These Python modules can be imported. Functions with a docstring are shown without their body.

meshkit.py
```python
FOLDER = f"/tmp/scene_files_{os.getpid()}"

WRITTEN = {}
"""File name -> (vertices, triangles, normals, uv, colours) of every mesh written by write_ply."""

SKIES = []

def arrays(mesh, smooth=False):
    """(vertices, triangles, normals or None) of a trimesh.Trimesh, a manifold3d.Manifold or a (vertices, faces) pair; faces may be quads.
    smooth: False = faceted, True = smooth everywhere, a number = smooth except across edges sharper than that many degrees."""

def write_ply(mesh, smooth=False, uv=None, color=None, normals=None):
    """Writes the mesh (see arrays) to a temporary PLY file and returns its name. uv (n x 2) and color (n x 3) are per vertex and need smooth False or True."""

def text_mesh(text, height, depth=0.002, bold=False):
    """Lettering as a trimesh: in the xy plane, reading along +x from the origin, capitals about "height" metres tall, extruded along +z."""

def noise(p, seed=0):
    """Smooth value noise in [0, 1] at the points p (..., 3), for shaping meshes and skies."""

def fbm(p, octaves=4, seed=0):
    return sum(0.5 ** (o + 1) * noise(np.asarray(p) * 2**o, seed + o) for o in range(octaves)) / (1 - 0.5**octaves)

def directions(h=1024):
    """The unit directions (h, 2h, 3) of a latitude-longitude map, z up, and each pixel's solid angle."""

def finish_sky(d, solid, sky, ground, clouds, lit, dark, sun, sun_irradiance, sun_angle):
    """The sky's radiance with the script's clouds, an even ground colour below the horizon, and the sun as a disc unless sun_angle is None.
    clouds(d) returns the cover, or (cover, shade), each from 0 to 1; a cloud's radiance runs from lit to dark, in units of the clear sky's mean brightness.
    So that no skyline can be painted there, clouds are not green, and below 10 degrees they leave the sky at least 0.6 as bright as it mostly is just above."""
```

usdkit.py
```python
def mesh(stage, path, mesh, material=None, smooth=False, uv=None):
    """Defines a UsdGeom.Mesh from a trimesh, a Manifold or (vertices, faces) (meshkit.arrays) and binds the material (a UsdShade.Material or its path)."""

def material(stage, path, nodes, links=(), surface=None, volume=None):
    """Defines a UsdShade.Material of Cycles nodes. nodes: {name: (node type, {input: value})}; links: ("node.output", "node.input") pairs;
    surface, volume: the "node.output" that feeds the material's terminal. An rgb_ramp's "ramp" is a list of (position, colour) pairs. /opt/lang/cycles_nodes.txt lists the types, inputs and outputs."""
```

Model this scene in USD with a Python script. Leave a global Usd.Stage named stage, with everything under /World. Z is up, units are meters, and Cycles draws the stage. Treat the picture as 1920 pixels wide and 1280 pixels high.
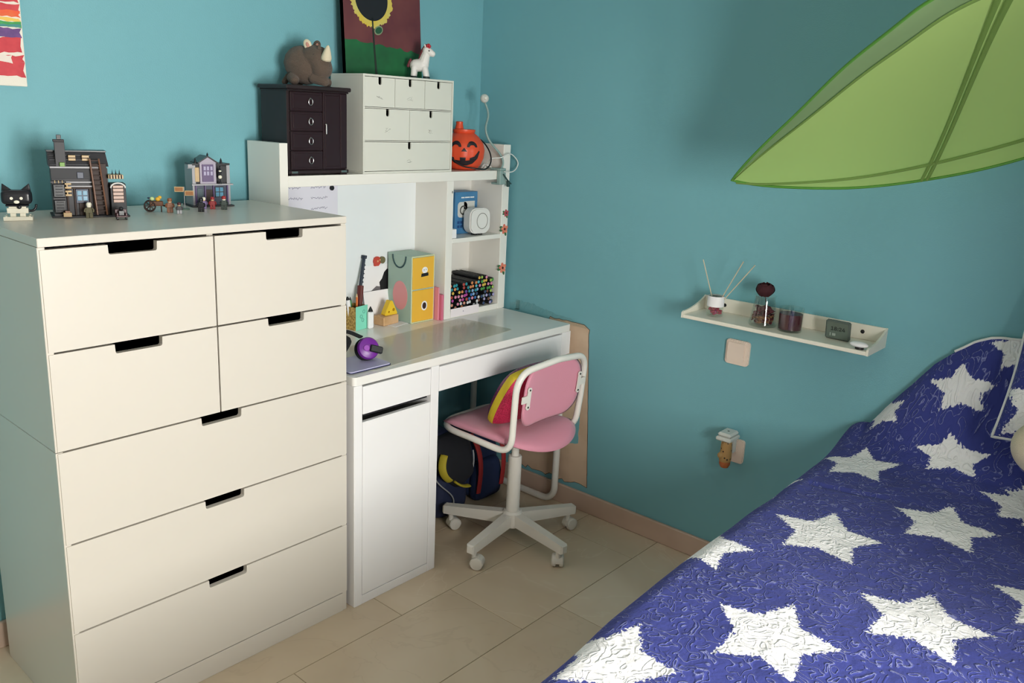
import math, random, numpy as np, trimesh, usdkit, meshkit
from pxr import Usd, UsdGeom, UsdLux, UsdShade, Gf, Sdf, Vt
from shapely.geometry import Polygon, Point, box as sbox
from shapely import affinity
from scipy.interpolate import CubicSpline
import manifold3d as m3

stage = Usd.Stage.CreateInMemory()
UsdGeom.Xform.Define(stage, '/World')
UsdGeom.Scope.Define(stage, '/World/Looks')
R = random.Random(7)

# ------------------------------------------------------------------ camera
EXPOSURE = 0.0
cam = UsdGeom.Camera.Define(stage, '/World/camera')
cx_, cy_, f_ = 941.97, 613.30, 1575.27
cam.CreateHorizontalApertureAttr(36.0); cam.CreateVerticalApertureAttr(24.0)
cam.CreateFocalLengthAttr(f_ / 1920 * 36)
cam.CreateHorizontalApertureOffsetAttr((960 - cx_) / 1920 * 36)
cam.CreateVerticalApertureOffsetAttr((cy_ - 640) / 1920 * 36)
cam.CreateExposureAttr(EXPOSURE)
cam.CreateClippingRangeAttr(Gf.Vec2f(0.05, 100))
yaw, pitch, roll = 0.8547, -0.2455, 0.0437
f = np.array([math.sin(yaw) * math.cos(pitch), math.cos(yaw) * math.cos(pitch), math.sin(pitch)])
r = np.cross(f, [0, 0, 1]); r /= np.linalg.norm(r); u = np.cross(r, f)
c, s = math.cos(roll), math.sin(roll)
r, u = c * r + s * u, -s * r + c * u
eye = (-2.549, -2.3896, 1.505)
cam.AddTransformOp().Set(Gf.Matrix4d(*r, 0, *u, 0, *(-f), 0, *eye, 1))

# ------------------------------------------------------------------ light: daylight through the window in the wall behind the bed's far side
WX0, WX1, WZ0, WZ1, YR, XL, HC = -2.4, -1.2, 0.70, 1.72, -3.2, -3.6, 2.5
XB, YB2 = -1.15, -2.67      # unseen wall step, added to shade the bed head and right wall
win = UsdLux.RectLight.Define(stage, '/World/window_daylight')
win.CreateWidthAttr(WX1 - WX0 - 0.02); win.CreateHeightAttr(WZ1 - WZ0 - 0.02)
win.CreateIntensityAttr(36); win.CreateColorAttr(Gf.Vec3f(1.0, 0.955, 0.905))
win.AddTranslateOp().Set(Gf.Vec3d((WX0 + WX1) / 2, YR - 0.16, (WZ0 + WZ1) / 2)); win.AddRotateXOp().Set(90)
usdkit.material(stage, '/World/Looks/sky', {'b': ('background_shader', {'color': (0.75, 0.86, 1.0), 'strength': 1.0})}, surface='b.background')
dome = UsdLux.DomeLight.Define(stage, '/World/sky'); dome.CreateIntensityAttr(1.0); dome.CreateColorAttr(Gf.Vec3f(0.75, 0.86, 1.0))

# ------------------------------------------------------------------ helpers
def lin(h):
    if isinstance(h, str):
        h = [int(h[i:i + 2], 16) / 255 for i in (0, 2, 4)]
        return tuple(x / 12.92 if x <= 0.04045 else ((x + 0.055) / 1.055) ** 2.4 for x in h)
    return tuple(h)
MATS = {}
def mat(name, col, rough=0.5, bump=None, var=None, **kw):
    """principled; bump=(scale, strength), var=(scale, second colour, low, high)"""
    if name in MATS: return MATS[name]
    n = {'p': ('principled_bsdf', {'base_color': lin(col), 'roughness': rough, **kw})}; l = []
    if bump or var: n['tc'] = ('texture_coordinate', {})
    if var:
        n['vn'] = ('noise_texture', {'scale': var[0], 'detail': 4.0}); n['vr'] = ('rgb_ramp', {'ramp': [(var[2], lin(col)), (var[3], lin(var[1]))]})
        l += [('tc.object', 'vn.vector'), ('vn.fac', 'vr.fac'), ('vr.color', 'p.base_color')]
    if bump:
        n['bn'] = ('noise_texture', {'scale': bump[0], 'detail': 3.0}); n['bb'] = ('bump', {'strength': bump[1], 'distance': bump[2] if len(bump) > 2 else 0.002})
        l += [('tc.object', 'bn.vector'), ('bn.fac', 'bb.height'), ('bb.normal', 'p.normal')]
    MATS[name] = usdkit.material(stage, '/World/Looks/' + name, n, l, surface='p.BSDF')
    return MATS[name]
def glassmat(name, tint, ior=1.45, gl=(1, 1, 1)):
    if name in MATS: return MATS[name]
    MATS[name] = usdkit.material(stage, '/World/Looks/' + name, {'t': ('transparent_bsdf', {'color': tint}), 'g': ('glossy_bsdf', {'color': gl, 'roughness': 0.03}), 'f': ('layer_weight', {'blend': 0.35}), 'f2': ('math', {'math_type': 'power', 'value2': 2.6}), 'f3': ('math', {'math_type': 'multiply_add', 'value2': 0.45, 'value3': 0.035}), 'm': ('mix_closure', {})},
                                 [('f.facing', 'f2.value1'), ('f2.value', 'f3.value1'), ('f3.value', 'm.fac'), ('t.BSDF', 'm.closure1'), ('g.BSDF', 'm.closure2')], surface='m.closure')
    return MATS[name]
USED = {}
def numbered(parent, name):
    k = (parent, name); i = USED.get(k, -1) + 1; USED[k] = i
    return f'{parent}/{name}' + (f'_{i:03d}' if i else '')
LOC = {}
def tag(prim, label=None, cat=None, group=None, kind=None):
    for k, v in (('label', label), ('category', cat), ('group', group), ('kind', kind)):
        if v: prim.SetCustomDataByKey(k, v)
    return prim
def thing(name, label, cat, loc=(0, 0, 0), rz=0, group=None, kind=None):
    p = numbered('/World', name); x = UsdGeom.Xform.Define(stage, p)
    x.AddTranslateOp().Set(Gf.Vec3d(*map(float, loc)))
    if rz: x.AddRotateZOp().Set(float(rz))
    LOC[p] = (np.array(loc, float), math.radians(rz))
    tag(x.GetPrim(), label, cat, group, kind); return p
def part(parent, name, mesh, m, label=None, smooth=False, local=False, kind=None, uv=None):
    """one Mesh under parent; vertices in world coordinates unless local"""
    p = numbered(parent, name)
    v, fc, nn = meshkit.arrays(mesh, smooth)
    off, a = LOC.get(parent, (np.zeros(3), 0.0))
    if not local and (off.any() or a):
        v = v - off
        if a:
            ca, sa = math.cos(-a), math.sin(-a); Rm = np.array([[ca, -sa, 0], [sa, ca, 0], [0, 0, 1]]); v = v @ Rm.T
            if nn is not None: nn = nn @ Rm.T
    me = UsdGeom.Mesh.Define(stage, p)
    me.CreatePointsAttr(Vt.Vec3fArray.FromNumpy(np.ascontiguousarray(v, np.float32)))
    me.CreateFaceVertexCountsAttr(Vt.IntArray.FromNumpy(np.full(len(fc), 3, np.int32)))
    me.CreateFaceVertexIndicesAttr(Vt.IntArray.FromNumpy(np.ascontiguousarray(fc, np.int32).ravel()))
    me.CreateSubdivisionSchemeAttr('none')
    if nn is not None:
        me.CreateNormalsAttr(Vt.Vec3fArray.FromNumpy(np.ascontiguousarray(nn, np.float32))); me.SetNormalsInterpolation('vertex')
    UsdShade.MaterialBindingAPI.Apply(me.GetPrim()).Bind(m)
    LOC[p] = (off, a)
    if label or kind: tag(me.GetPrim(), label, None, None, kind)
    return p
def single(name, mesh, m, label, cat, group=None, smooth=False, kind=None):
    p = part('/World', name, mesh, m, smooth=smooth); tag(stage.GetPrimAtPath(p), label, cat, group, kind); return p
def dup(src, loc, rz=0, label=None, group=None):
    sp = stage.GetPrimAtPath(src); was = sp.GetCustomData()
    nm = src.rpartition('/')[2]
    p = numbered('/World', nm); x = UsdGeom.Xform.Define(stage, p); pr = x.GetPrim()
    pr.GetReferences().AddInternalReference(Sdf.Path(src)); pr.SetInstanceable(True)
    x.ClearXformOpOrder()
    x.AddTranslateOp(opSuffix='copy').Set(Gf.Vec3d(*map(float, loc))) if False else x.MakeMatrixXform().Set(Gf.Matrix4d(Gf.Rotation(Gf.Vec3d(0, 0, 1), float(rz)), Gf.Vec3d(*map(float, loc))))
    tag(pr, label or was['label'], was['category'], group or was.get('group')); return p
cat_ = trimesh.util.concatenate
def J(*ms): return cat_([m for m in ms])
_cf = None
def cb(x0, x1, y0, y1, z0, z1, c=0.0015):
    """chamfered box"""
    global _cf
    c = min(c, abs(x1 - x0) / 2.2, abs(y1 - y0) / 2.2, abs(z1 - z0) / 2.2)
    def verts(X0, X1, Y0, Y1, Z0, Z1, c):
        V = []
        for sx in (0, 1):
            for sy in (0, 1):
                for sz in (0, 1):
                    x, y, z = (X0, X1)[sx], (Y0, Y1)[sy], (Z0, Z1)[sz]; dx, dy, dz = (c, -c)[sx], (c, -c)[sy], (c, -c)[sz]
                    V += [(x, y + dy, z + dz), (x + dx, y, z + dz), (x + dx, y + dy, z)]
        return np.array(V, float)
    if _cf is None:
        T = trimesh.Trimesh(verts(0, 1, 0, 1, 0, 1, 0.2), [], process=False)
        h = trimesh.convex.convex_hull(T.vertices)
        idx = [int(np.argmin(((T.vertices - q) ** 2).sum(1))) for q in h.vertices]
        _cf = np.array(idx)[h.faces]
    return trimesh.Trimesh(verts(min(x0, x1), max(x0, x1), min(y0, y1), max(y0, y1), min(z0, z1), max(z0, z1), c), _cf.copy(), process=False)
def cbc(cx, cy, cz, sx, sy, sz, c=0.0015): return cb(cx - sx / 2, cx + sx / 2, cy - sy / 2, cy + sy / 2, cz - sz / 2, cz + sz / 2, c)
def tube(pts, rad, n=10, closed=False, flat=None):
    """swept circle (or ellipse: flat=(a,b) radii in side and up directions)"""
    p = np.asarray(pts, float); k = len(p)
    t = (np.roll(p, -1, 0) - np.roll(p, 1, 0)) if closed else np.gradient(p, axis=0)
    t /= np.linalg.norm(t, axis=1, keepdims=True) + 1e-12
    a = np.cross(t[0], [0, 0, 1.0]); a = a if np.linalg.norm(a) > 0.05 else np.cross(t[0], [1.0, 0, 0]); a /= np.linalg.norm(a)
    A = []
    for i in range(k):
        a = a - t[i] * (a @ t[i]); a /= np.linalg.norm(a) + 1e-12; A.append(a.copy())
    A = np.array(A); B = np.cross(t, A); rr = np.broadcast_to(np.asarray(rad, float), (k,))
    an = np.arange(n) * 2 * np.pi / n
    ra, rb = (rr, rr) if flat is None else (np.full(k, flat[0]), np.full(k, flat[1]))
    V = p[:, None] + ra[:, None, None] * np.cos(an)[None, :, None] * A[:, None] + rb[:, None, None] * np.sin(an)[None, :, None] * B[:, None]
    F = []
    m = k if closed else k - 1
    i, j = np.meshgrid(np.arange(m), np.arange(n), indexing='ij'); i2 = (i + 1) % k; j2 = (j + 1) % n
    q = np.stack([i * n + j, i * n + j2, i2 * n + j2, i2 * n + j], -1).reshape(-1, 4)
    F = np.vstack([q[:, [0, 1, 2]], q[:, [0, 2, 3]]]); V = V.reshape(-1, 3)
    if not closed:
        V = np.vstack([V, p[0], p[-1]]); e = len(V)
        F = np.vstack([F] + [[[e - 2, (q_ + 1) % n, q_]] for q_ in range(n)] + [[[e - 1, (k - 1) * n + q_, (k - 1) * n + (q_ + 1) % n]] for q_ in range(n)])
    me = trimesh.Trimesh(V, F, process=False)
    if me.volume < 0: me.invert()
    return me
def lathe(prof, n=28, at=(0, 0, 0), axis=None):
    prof = np.asarray(prof, float); k = len(prof); an = np.arange(n) * 2 * np.pi / n
    V = np.stack([prof[:, None, 0] * np.cos(an), prof[:, None, 0] * np.sin(an), np.broadcast_to(prof[:, None, 1], (k, n))], -1).reshape(-1, 3)
    i, j = np.meshgrid(np.arange(k - 1), np.arange(n), indexing='ij'); j2 = (j + 1) % n
    q = np.stack([i * n + j, i * n + j2, (i + 1) * n + j2, (i + 1) * n + j], -1).reshape(-1, 4)
    me = trimesh.Trimesh(V, np.vstack([q[:, [0, 1, 2]], q[:, [0, 2, 3]]]), process=False)
    if axis is not None: me.apply_transform(trimesh.geometry.align_vectors([0, 0, 1], axis))
    me.apply_translation(at); return me
def ext(poly, h, frame=None):
    """extrude a shapely polygon by h along +z; frame: 4x4 placing it"""
    gs = getattr(poly, 'geoms', [poly])
    m = cat_([trimesh.creation.extrude_polygon(g, h, engine='earcut') for g in gs])
    if frame is not None: m.apply_transform(frame)
    return m
def FR(o, X, Y):
    """frame with origin o, poly x along X, poly y along Y, extrusion along X x Y"""
    X = np.array(X, float); Y = np.array(Y, float); Z = np.cross(X, Y); M = np.eye(4); M[:3, 0], M[:3, 1], M[:3, 2], M[:3, 3] = X, Y, Z, o; return M
FRONT = lambda x, y, z: FR((x, y, z), (1, 0, 0), (0, 0, 1))   # faces -y, extrudes towards -y
WALLR = lambda y, z, x=0: FR((x, y, z), (0, -1, 0), (0, 0, 1))  # on the right wall, poly x towards -y, extrudes towards -x
def rrect(w, h, r, n=5):
    return sbox(-w / 2 + r, -h / 2 + r, w / 2 - r, h / 2 - r).buffer(r, quad_segs=n)
def ell(cx, cy, cz, a, b, c_, n=2):
    m = trimesh.creation.icosphere(n); m.apply_scale([a, b, c_]); m.apply_translation([cx, cy, cz]); return m
def rot(m, deg, axis, about=(0, 0, 0)):
    m = m.copy(); m.apply_transform(trimesh.transformations.rotation_matrix(math.radians(deg), axis, about)); return m
def mv(m, *d): m = m.copy(); m.apply_translation(d); return m
def sph(c, r, n=16): return m3.Manifold.sphere(r, n).translate(tuple(map(float, c)))
def bone(a, ra, b, rb, n=16): return m3.Manifold.batch_hull([sph(a, ra, n), sph(b, rb, n)])
def blob(ms, edge=0.006, it=8):
    a = ms[0]
    for b in ms[1:]: a = a + b
    a = a.refine_to_length(edge); t = a.to_mesh(); m = trimesh.Trimesh(t.vert_properties[:, :3], t.tri_verts, process=True)
    trimesh.smoothing.filter_taubin(m, iterations=it); return m
def spline(pts, n=40):
    p = np.asarray(pts, float); d = np.r_[0, np.cumsum(np.linalg.norm(np.diff(p, axis=0), axis=1))]
    return CubicSpline(d, p)(np.linspace(0, d[-1], n))
def grid(V, flip=False):
    """V (a,b,3) -> triangles"""
    a, b = V.shape[:2]; i, j = np.meshgrid(np.arange(a - 1), np.arange(b - 1), indexing='ij')
    q = np.stack([i * b + j, (i + 1) * b + j, (i + 1) * b + j + 1, i * b + j + 1], -1).reshape(-1, 4)
    F = np.vstack([q[:, [0, 1, 2]], q[:, [0, 2, 3]]])
    if flip: F = F[:, ::-1]
    return trimesh.Trimesh(V.reshape(-1, 3), F, process=False)

# ------------------------------------------------------------------ materials of the large things
def wallmat():
    n = {'tc': ('texture_coordinate', {}), 'n1': ('noise_texture', {'scale': 1.3, 'detail': 3.0}), 'r': ('rgb_ramp', {'ramp': [(0.3, lin('74aeb9')), (0.7, lin('7ab4be'))]}),
         'n2': ('noise_texture', {'scale': 220.0, 'detail': 2.0}), 'b': ('bump', {'strength': 0.25, 'distance': 0.0015}), 'p': ('principled_bsdf', {'roughness': 0.55, 'specular_ior_level': 0.35})}
    return usdkit.material(stage, '/World/Looks/turquoise_paint', n, [('tc.object', 'n1.vector'), ('n1.fac', 'r.fac'), ('r.color', 'p.base_color'), ('tc.object', 'n2.vector'), ('n2.fac', 'b.height'), ('b.normal', 'p.normal')], surface='p.BSDF')
TURQ = wallmat()
def tilemat(name, c1, c2, vein):
    n = {'tc': ('geometry', {}), 'n1': ('noise_texture', {'scale': 2.6, 'detail': 6.0, 'distortion': 0.6}), 'r': ('rgb_ramp', {'ramp': [(0.32, lin(c1)), (0.68, lin(c2))]}),
         'n2': ('noise_texture', {'scale': 2.1, 'detail': 5.0, 'distortion': 1.6}), 'v': ('rgb_ramp', {'ramp': [(0.487, (0, 0, 0)), (0.5, (0.22, 0.22, 0.22)), (0.513, (0, 0, 0))]}),
         'm': ('mix', {'color2': lin(vein)}), 'p': ('principled_bsdf', {'roughness': 0.32, 'specular_ior_level': 0.4})}
    return usdkit.material(stage, '/World/Looks/' + name, n, [('tc.position', 'n1.vector'), ('n1.fac', 'r.fac'), ('tc.position', 'n2.vector'), ('n2.fac', 'v.fac'), ('r.color', 'm.color1'), ('v.color', 'm.fac'), ('m.color', 'p.base_color')], surface='p.BSDF')
TILES = [tilemat('marble_tile_a', 'cfbba1', 'dccbb3', 'e9decb'), tilemat('marble_tile_b', 'c9b59b', 'd6c5ad', 'b5a188'), tilemat('marble_tile_c', 'd3c0a7', 'dfcfb8', 'ebe2d0')]
GROUT = mat('grout', '9c8c76', 0.9)
BASE = mat('beige_baseboard', 'c3a997', 0.45, var=(6.0, 'cdb4a3', 0.35, 0.65))
CEIL = mat('ceiling_white', 'd8d6d0', 0.9)
WHITE = mat('white_lacquer', 'd6d0c6', 0.3)
HUTCHW = mat('white_melamine', 'efece5', 0.3)
WHITE2 = mat('white_foil', 'f0eff0', 0.28)
METAL = mat('white_steel', 'e6e3dc', 0.35)
DARK = mat('dark_hole', '15161c', 0.8)
CHROME = mat('brushed_metal', 'b9b6b4', 0.3, metallic=1.0)
BLACK = mat('black_plastic', '17181c', 0.45)
PAPER = mat('white_paper', 'efeef0', 0.8)

# ------------------------------------------------------------------ the setting
fl = thing('floor', None, None, kind='structure')
part(fl, 'grout_bed', cb(XL, 0, YR, 0, -0.06, -0.0012, 0.0), GROUT)
pitch_y, pitch_x, gap = 0.311, 0.604, 0.0022
row = 0
y1 = -0.055
ys = [0.0]
while True:
    ys.append(-0.677 + 0.311 * 2 - 0.311 * len(ys) + 0.0)
    if ys[-1] <= YR: ys[-1] = YR; break
for i in range(len(ys) - 1):
    x = 0.0 - (0.0, 0.39, 0.18)[i % 3]; xs = [0.0] + ([x] if x < 0 else [])
    while xs[-1] > XL: xs.append(max(xs[-1] - pitch_x, XL))
    for k in range(len(xs) - 1):
        if xs[k] - xs[k + 1] > 0.03 and ys[i] - ys[i + 1] > 0.02:
            part(fl, 'tile', cb(xs[k + 1] + gap / 2, xs[k] - gap / 2, ys[i + 1] + gap / 2, ys[i] - gap / 2, -0.01, 0.0, 0.0008), TILES[R.randrange(3)])
def struct(name, mesh, m): return single(name, mesh, m, None, None, kind='structure')
T_ = 0.12
wb = struct('wall_back', cb(XL - T_, T_, 0, T_, -0.06, HC, 0), TURQ)
wr = struct('wall_right', cb(0, T_, YR - T_, 0, -0.06, HC, 0), TURQ)
struct('wall_left', cb(XL - T_, XL, YR - T_, 0, -0.06, HC, 0), mat('pale_grey_paint', 'cbc5bc', 0.8))
wl = struct('wall_rear_with_added_step', J(cb(XL, WX0, YR - T_, YR, -0.06, HC, 0), cb(WX1, 0, YR - T_, YR, -0.06, HC, 0), cb(WX0, WX1, YR - T_, YR, -0.06, WZ0, 0), cb(WX0, WX1, YR - T_, YR, WZ1, HC, 0), cb(XB, 0, YR, YB2, -0.06, HC, 0)), mat('warm_grey_paint', 'a39a8f', 0.8))  # last block is the added step that keeps window light off the bed head
struct('ceiling', cb(XL - T_, T_, YR - T_, T_, HC, HC + 0.1, 0), CEIL)
BH, BT = 0.0785, 0.014
struct('baseboard_back', cb(XL, -BT, -BT, 0, 0, BH, 0.003), BASE)
struct('baseboard_right', cb(-BT, 0, YB2 + BT, 0, 0, BH, 0.003), BASE)
struct('baseboard_left', cb(XL, XL + BT, YR + BT, -BT, 0, BH, 0.003), BASE)
struct('baseboard_rear', J(cb(XL + BT, XB - BT, YR, YR + BT, 0, BH, 0.003), cb(XB - BT, XB, YR, YB2 + BT, 0, BH, 0.003), cb(XB, -BT, YB2, YB2 + BT, 0, BH, 0.003)), BASE)
w1 = thing('window_1', None, None, kind='structure')
fw = 0.05
def frame_ring(x0, x1, z0, z1, y0, y1, w):
    return J(cb(x0, x1, y0, y1, z0, z0 + w), cb(x0, x1, y0, y1, z1 - w, z1), cb(x0, x0 + w, y0, y1, z0 + w, z1 - w), cb(x1 - w, x1, y0, y1, z0 + w, z1 - w))
part(w1, 'window_frame', frame_ring(WX0, WX1, WZ0, WZ1, YR - 0.09, YR - 0.03, 0.04), WHITE)
mx = (WX0 + WX1) / 2
for a, b in ((WX0 + 0.04, mx), (mx, WX1 - 0.04)):
    sa = part(w1, 'sash', frame_ring(a, b, WZ0 + 0.04, WZ1 - 0.04, YR - 0.08, YR - 0.04, 0.045), WHITE)
    part(sa, 'pane', cb(a + 0.045, b - 0.045, YR - 0.064, YR - 0.058, WZ0 + 0.085, WZ1 - 0.085, 0), glassmat('window_glass', (0.97, 0.98, 0.97)))
part(w1, 'window_sill', cb(WX0 - 0.04, WX1 + 0.04, YR - 0.1, YR + 0.04, WZ0 - 0.03, WZ0 - 0.001, 0.004), WHITE)
# bare plaster where the paint came away beside the desk, with a ragged edge
def ragged(pts, amp, step, rnd):
    out = []
    for (a, b), (c2, d2), k in [(pts[i], pts[(i + 1) % len(pts)], i) for i in range(len(pts))]:
        L = math.hypot(c2 - a, d2 - b); n = max(1, int(L / step)); am = amp[k]
        for q in range(n):
            t = q / n; out.append((a + (c2 - a) * t + rnd.uniform(-am, am), b + (d2 - b) * t + rnd.uniform(-am, am)))
    return Polygon(out).buffer(0)
PLASTER = mat('bare_plaster', 'd8bea4', 0.85, bump=(40, 0.4), var=(9.0, 'c8ab90', 0.4, 0.7))
TORN = mat('torn_paint_edge', '5a4a3e', 0.9)
rr_ = random.Random(3)
pl = ragged([(0.29, 0.095), (0.648, 0.100), (0.606, 0.735), (0.585, 0.748), (0.42, 0.75), (0.33, 0.45)], [0.009, 0.0006, 0.004, 0.004, 0.003, 0.0], 0.02, rr_)
part(wr, 'torn_paint_edge', ext(pl.buffer(0.0022), 0.0008, WALLR(0, 0, -0.0001)), TORN)
part(wr, 'bare_plaster', ext(pl, 0.0014, WALLR(0, 0, -0.0001)), PLASTER)
for P_ in ([(0.43, 0.235), (0.592, 0.27), (0.594, 0.38), (0.57, 0.40), (0.57, 0.33), (0.50, 0.31), (0.46, 0.25)], [(0.30, 0.2), (0.40, 0.21), (0.385, 0.27), (0.31, 0.26)]):
    part(wr, 'paint_remnant', ext(ragged(P_, [0.002] * 9, 0.012, rr_), 0.0024, WALLR(0, 0, -0.0001)), TURQ)
# ------------------------------------------------------------------ chest of seven drawers
X0, X1, YF, YB, HT = -1.891, -1.091, -0.532, -0.062, 1.22
PL, ZT = 0.0624, 1.197; RH = (ZT - PL) / 5; XM = -1.4915
ch = thing('chest_of_drawers', 'tall glossy white chest of seven drawers with cut-out grips beside the desk', 'chest of drawers', (-1.491, -0.297, 0))
part(ch, 'top_panel', cb(X0, X1, YF - 0.002, YB, 1.201, HT, 0.0012), WHITE)
for sx in (X0, X1 - 0.016):
    for z0, z1 in ((0, 0.7423), (0.7437, 1.2002)):
        part(ch, 'side_panel', cb(sx, sx + 0.016, YF + 0.003, YB, z0, z1, 0.001), WHITE)
part(ch, 'plinth', cb(X0 + 0.016, X1 - 0.016, YF + 0.001, YF + 0.017, 0, PL - 0.002, 0.001), WHITE)
part(ch, 'back_panel', cb(X0 + 0.016, X1 - 0.016, YB - 0.008, YB, 0.01, 1.2, 0), WHITE)
part(ch, 'divider', cb(XM - 0.008, XM + 0.008, YF + 0.02, YB - 0.01, PL + 3 * RH, 1.2, 0), WHITE)
def chest_drawer(a, b, k):
    z0, z1 = PL + k * RH + 0.0022, PL + (k + 1) * RH - 0.0022
    w, h, nw, nd = b - a, z1 - z0, 0.112, 0.0215
    notch = Polygon([(w / 2 - nw / 2 - 0.001, h + 0.02), (w / 2 + nw / 2 + 0.001, h + 0.02), (w / 2 + nw / 2 - 0.001, h - nd), (w / 2 - nw / 2 + 0.001, h - nd)]).buffer(-0.005).buffer(0.005, quad_segs=4)
    front = sbox(0, 0, w, h).difference(notch)
    d = part(ch, 'drawer', ext(front, 0.016, FRONT(a, YF + 0.016, z0)), WHITE)
    bz = z1 - 0.035
    part(d, 'drawer_box', J(cb(a + 0.02, b - 0.02, YF + 0.017, YB - 0.03, z0 + 0.01, z0 + 0.018, 0), cb(a + 0.02, a + 0.032, YF + 0.017, YB - 0.03, z0 + 0.018, bz, 0), cb(b - 0.032, b - 0.02, YF + 0.017, YB - 0.03, z0 + 0.018, bz, 0), cb(a + 0.032, b - 0.032, YB - 0.042, YB - 0.03, z0 + 0.018, bz, 0)), mat('drawer_box_shade', '2a2c36', 0.8))  # box coloured near-black to stand for the shade behind the grip
for k in range(3): chest_drawer(X0 + 0.004, X1 - 0.001, k)
for k in (3, 4):
    chest_drawer(X0 + 0.004, XM - 0.002, k); chest_drawer(XM + 0.002, X1 - 0.001, k)

# ------------------------------------------------------------------ desk
DX0, DX1, DY0, DY1 = -1.074, -0.030, -0.545, -0.038
dk = thing('desk', 'white desk with narrow cupboard, two slim drawers and a steel loop leg', 'desk', ((DX0 + DX1) / 2, -0.29, 0))
top = affinity.translate(rrect(DX1 - DX0, DY1 - DY0, 0.012), (DX0 + DX1) / 2, (DY0 + DY1) / 2)
part(dk, 'desk_top', J(mv(ext(top, 0.0245), 0, 0, 0.7245), mv(ext(top.buffer(-0.0012), 0.001), 0, 0, 0.749)), mat('white_desk_top', 'eceae6', 0.16))
part(dk, 'cupboard_side', cb(DX0, -1.0425, DY0, DY1, 0, 0.7235, 0.0015), WHITE2)
part(dk, 'cupboard_side', cb(-0.7625, -0.728, DY0, DY1, 0, 0.7235, 0.0015), WHITE2)
part(dk, 'bottom_rail', cb(-1.0425, -0.7625, DY0 + 0.001, DY1, 0, 0.030, 0.001), WHITE2)
part(dk, 'cupboard_back', cb(-1.0425, -0.7625, DY1 - 0.006, DY1, 0.03, 0.7235, 0), WHITE2)
part(dk, 'cupboard_top', cb(-1.0425, -0.7625, DY0 + 0.02, DY1 - 0.006, 0.617, 0.629, 0), DARK)
part(dk, 'cupboard_door', cb(-1.0412, -0.7638, DY0 + 0.0005, DY0 + 0.0165, 0.0325, 0.6065, 0.0012), WHITE2)
part(dk, 'small_drawer', J(cb(-1.0405, -0.7645, DY0, DY0 + 0.016, 0.631, 0.7175, 0.0012), cb(-1.035, -0.77, DY0 + 0.016, -0.1, 0.636, 0.648, 0)), WHITE2)
part(dk, 'wide_drawer', J(cb(-0.7265, -0.0835, DY0, DY0 + 0.016, 0.634, 0.7175, 0.0012), cb(-0.71, -0.10, DY0 + 0.016, -0.1, 0.640, 0.652, 0)), WHITE2)
part(dk, 'apron', J(cb(-0.082, DX1, DY0 + 0.0005, DY1, 0.633, 0.7235, 0.001), cb(-0.728, -0.082, DY1 - 0.016, DY1, 0.634, 0.7235, 0.0005), cb(-0.728, -0.082, DY0 + 0.02, DY1 - 0.02, 0.706, 0.7235, 0)), WHITE2)
lp = [(-0.046, -0.525, 0.633), (-0.046, -0.525, 0.30), (-0.046, -0.525, 0.075)] + [(-0.046, -0.525 + 0.06 * (1 - math.cos(a)), 0.075 - 0.06 * math.sin(a)) for a in np.linspace(0.15, math.pi / 2, 8)] + [(-0.046, -0.3, 0.015), (-0.046, -0.125, 0.015)] + [(-0.046, -0.125 + 0.06 * math.sin(a), 0.075 - 0.06 * math.cos(a)) for a in np.linspace(0.15, math.pi / 2, 8)] + [(-0.046, -0.065, 0.4), (-0.046, -0.065, 0.633)]
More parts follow.
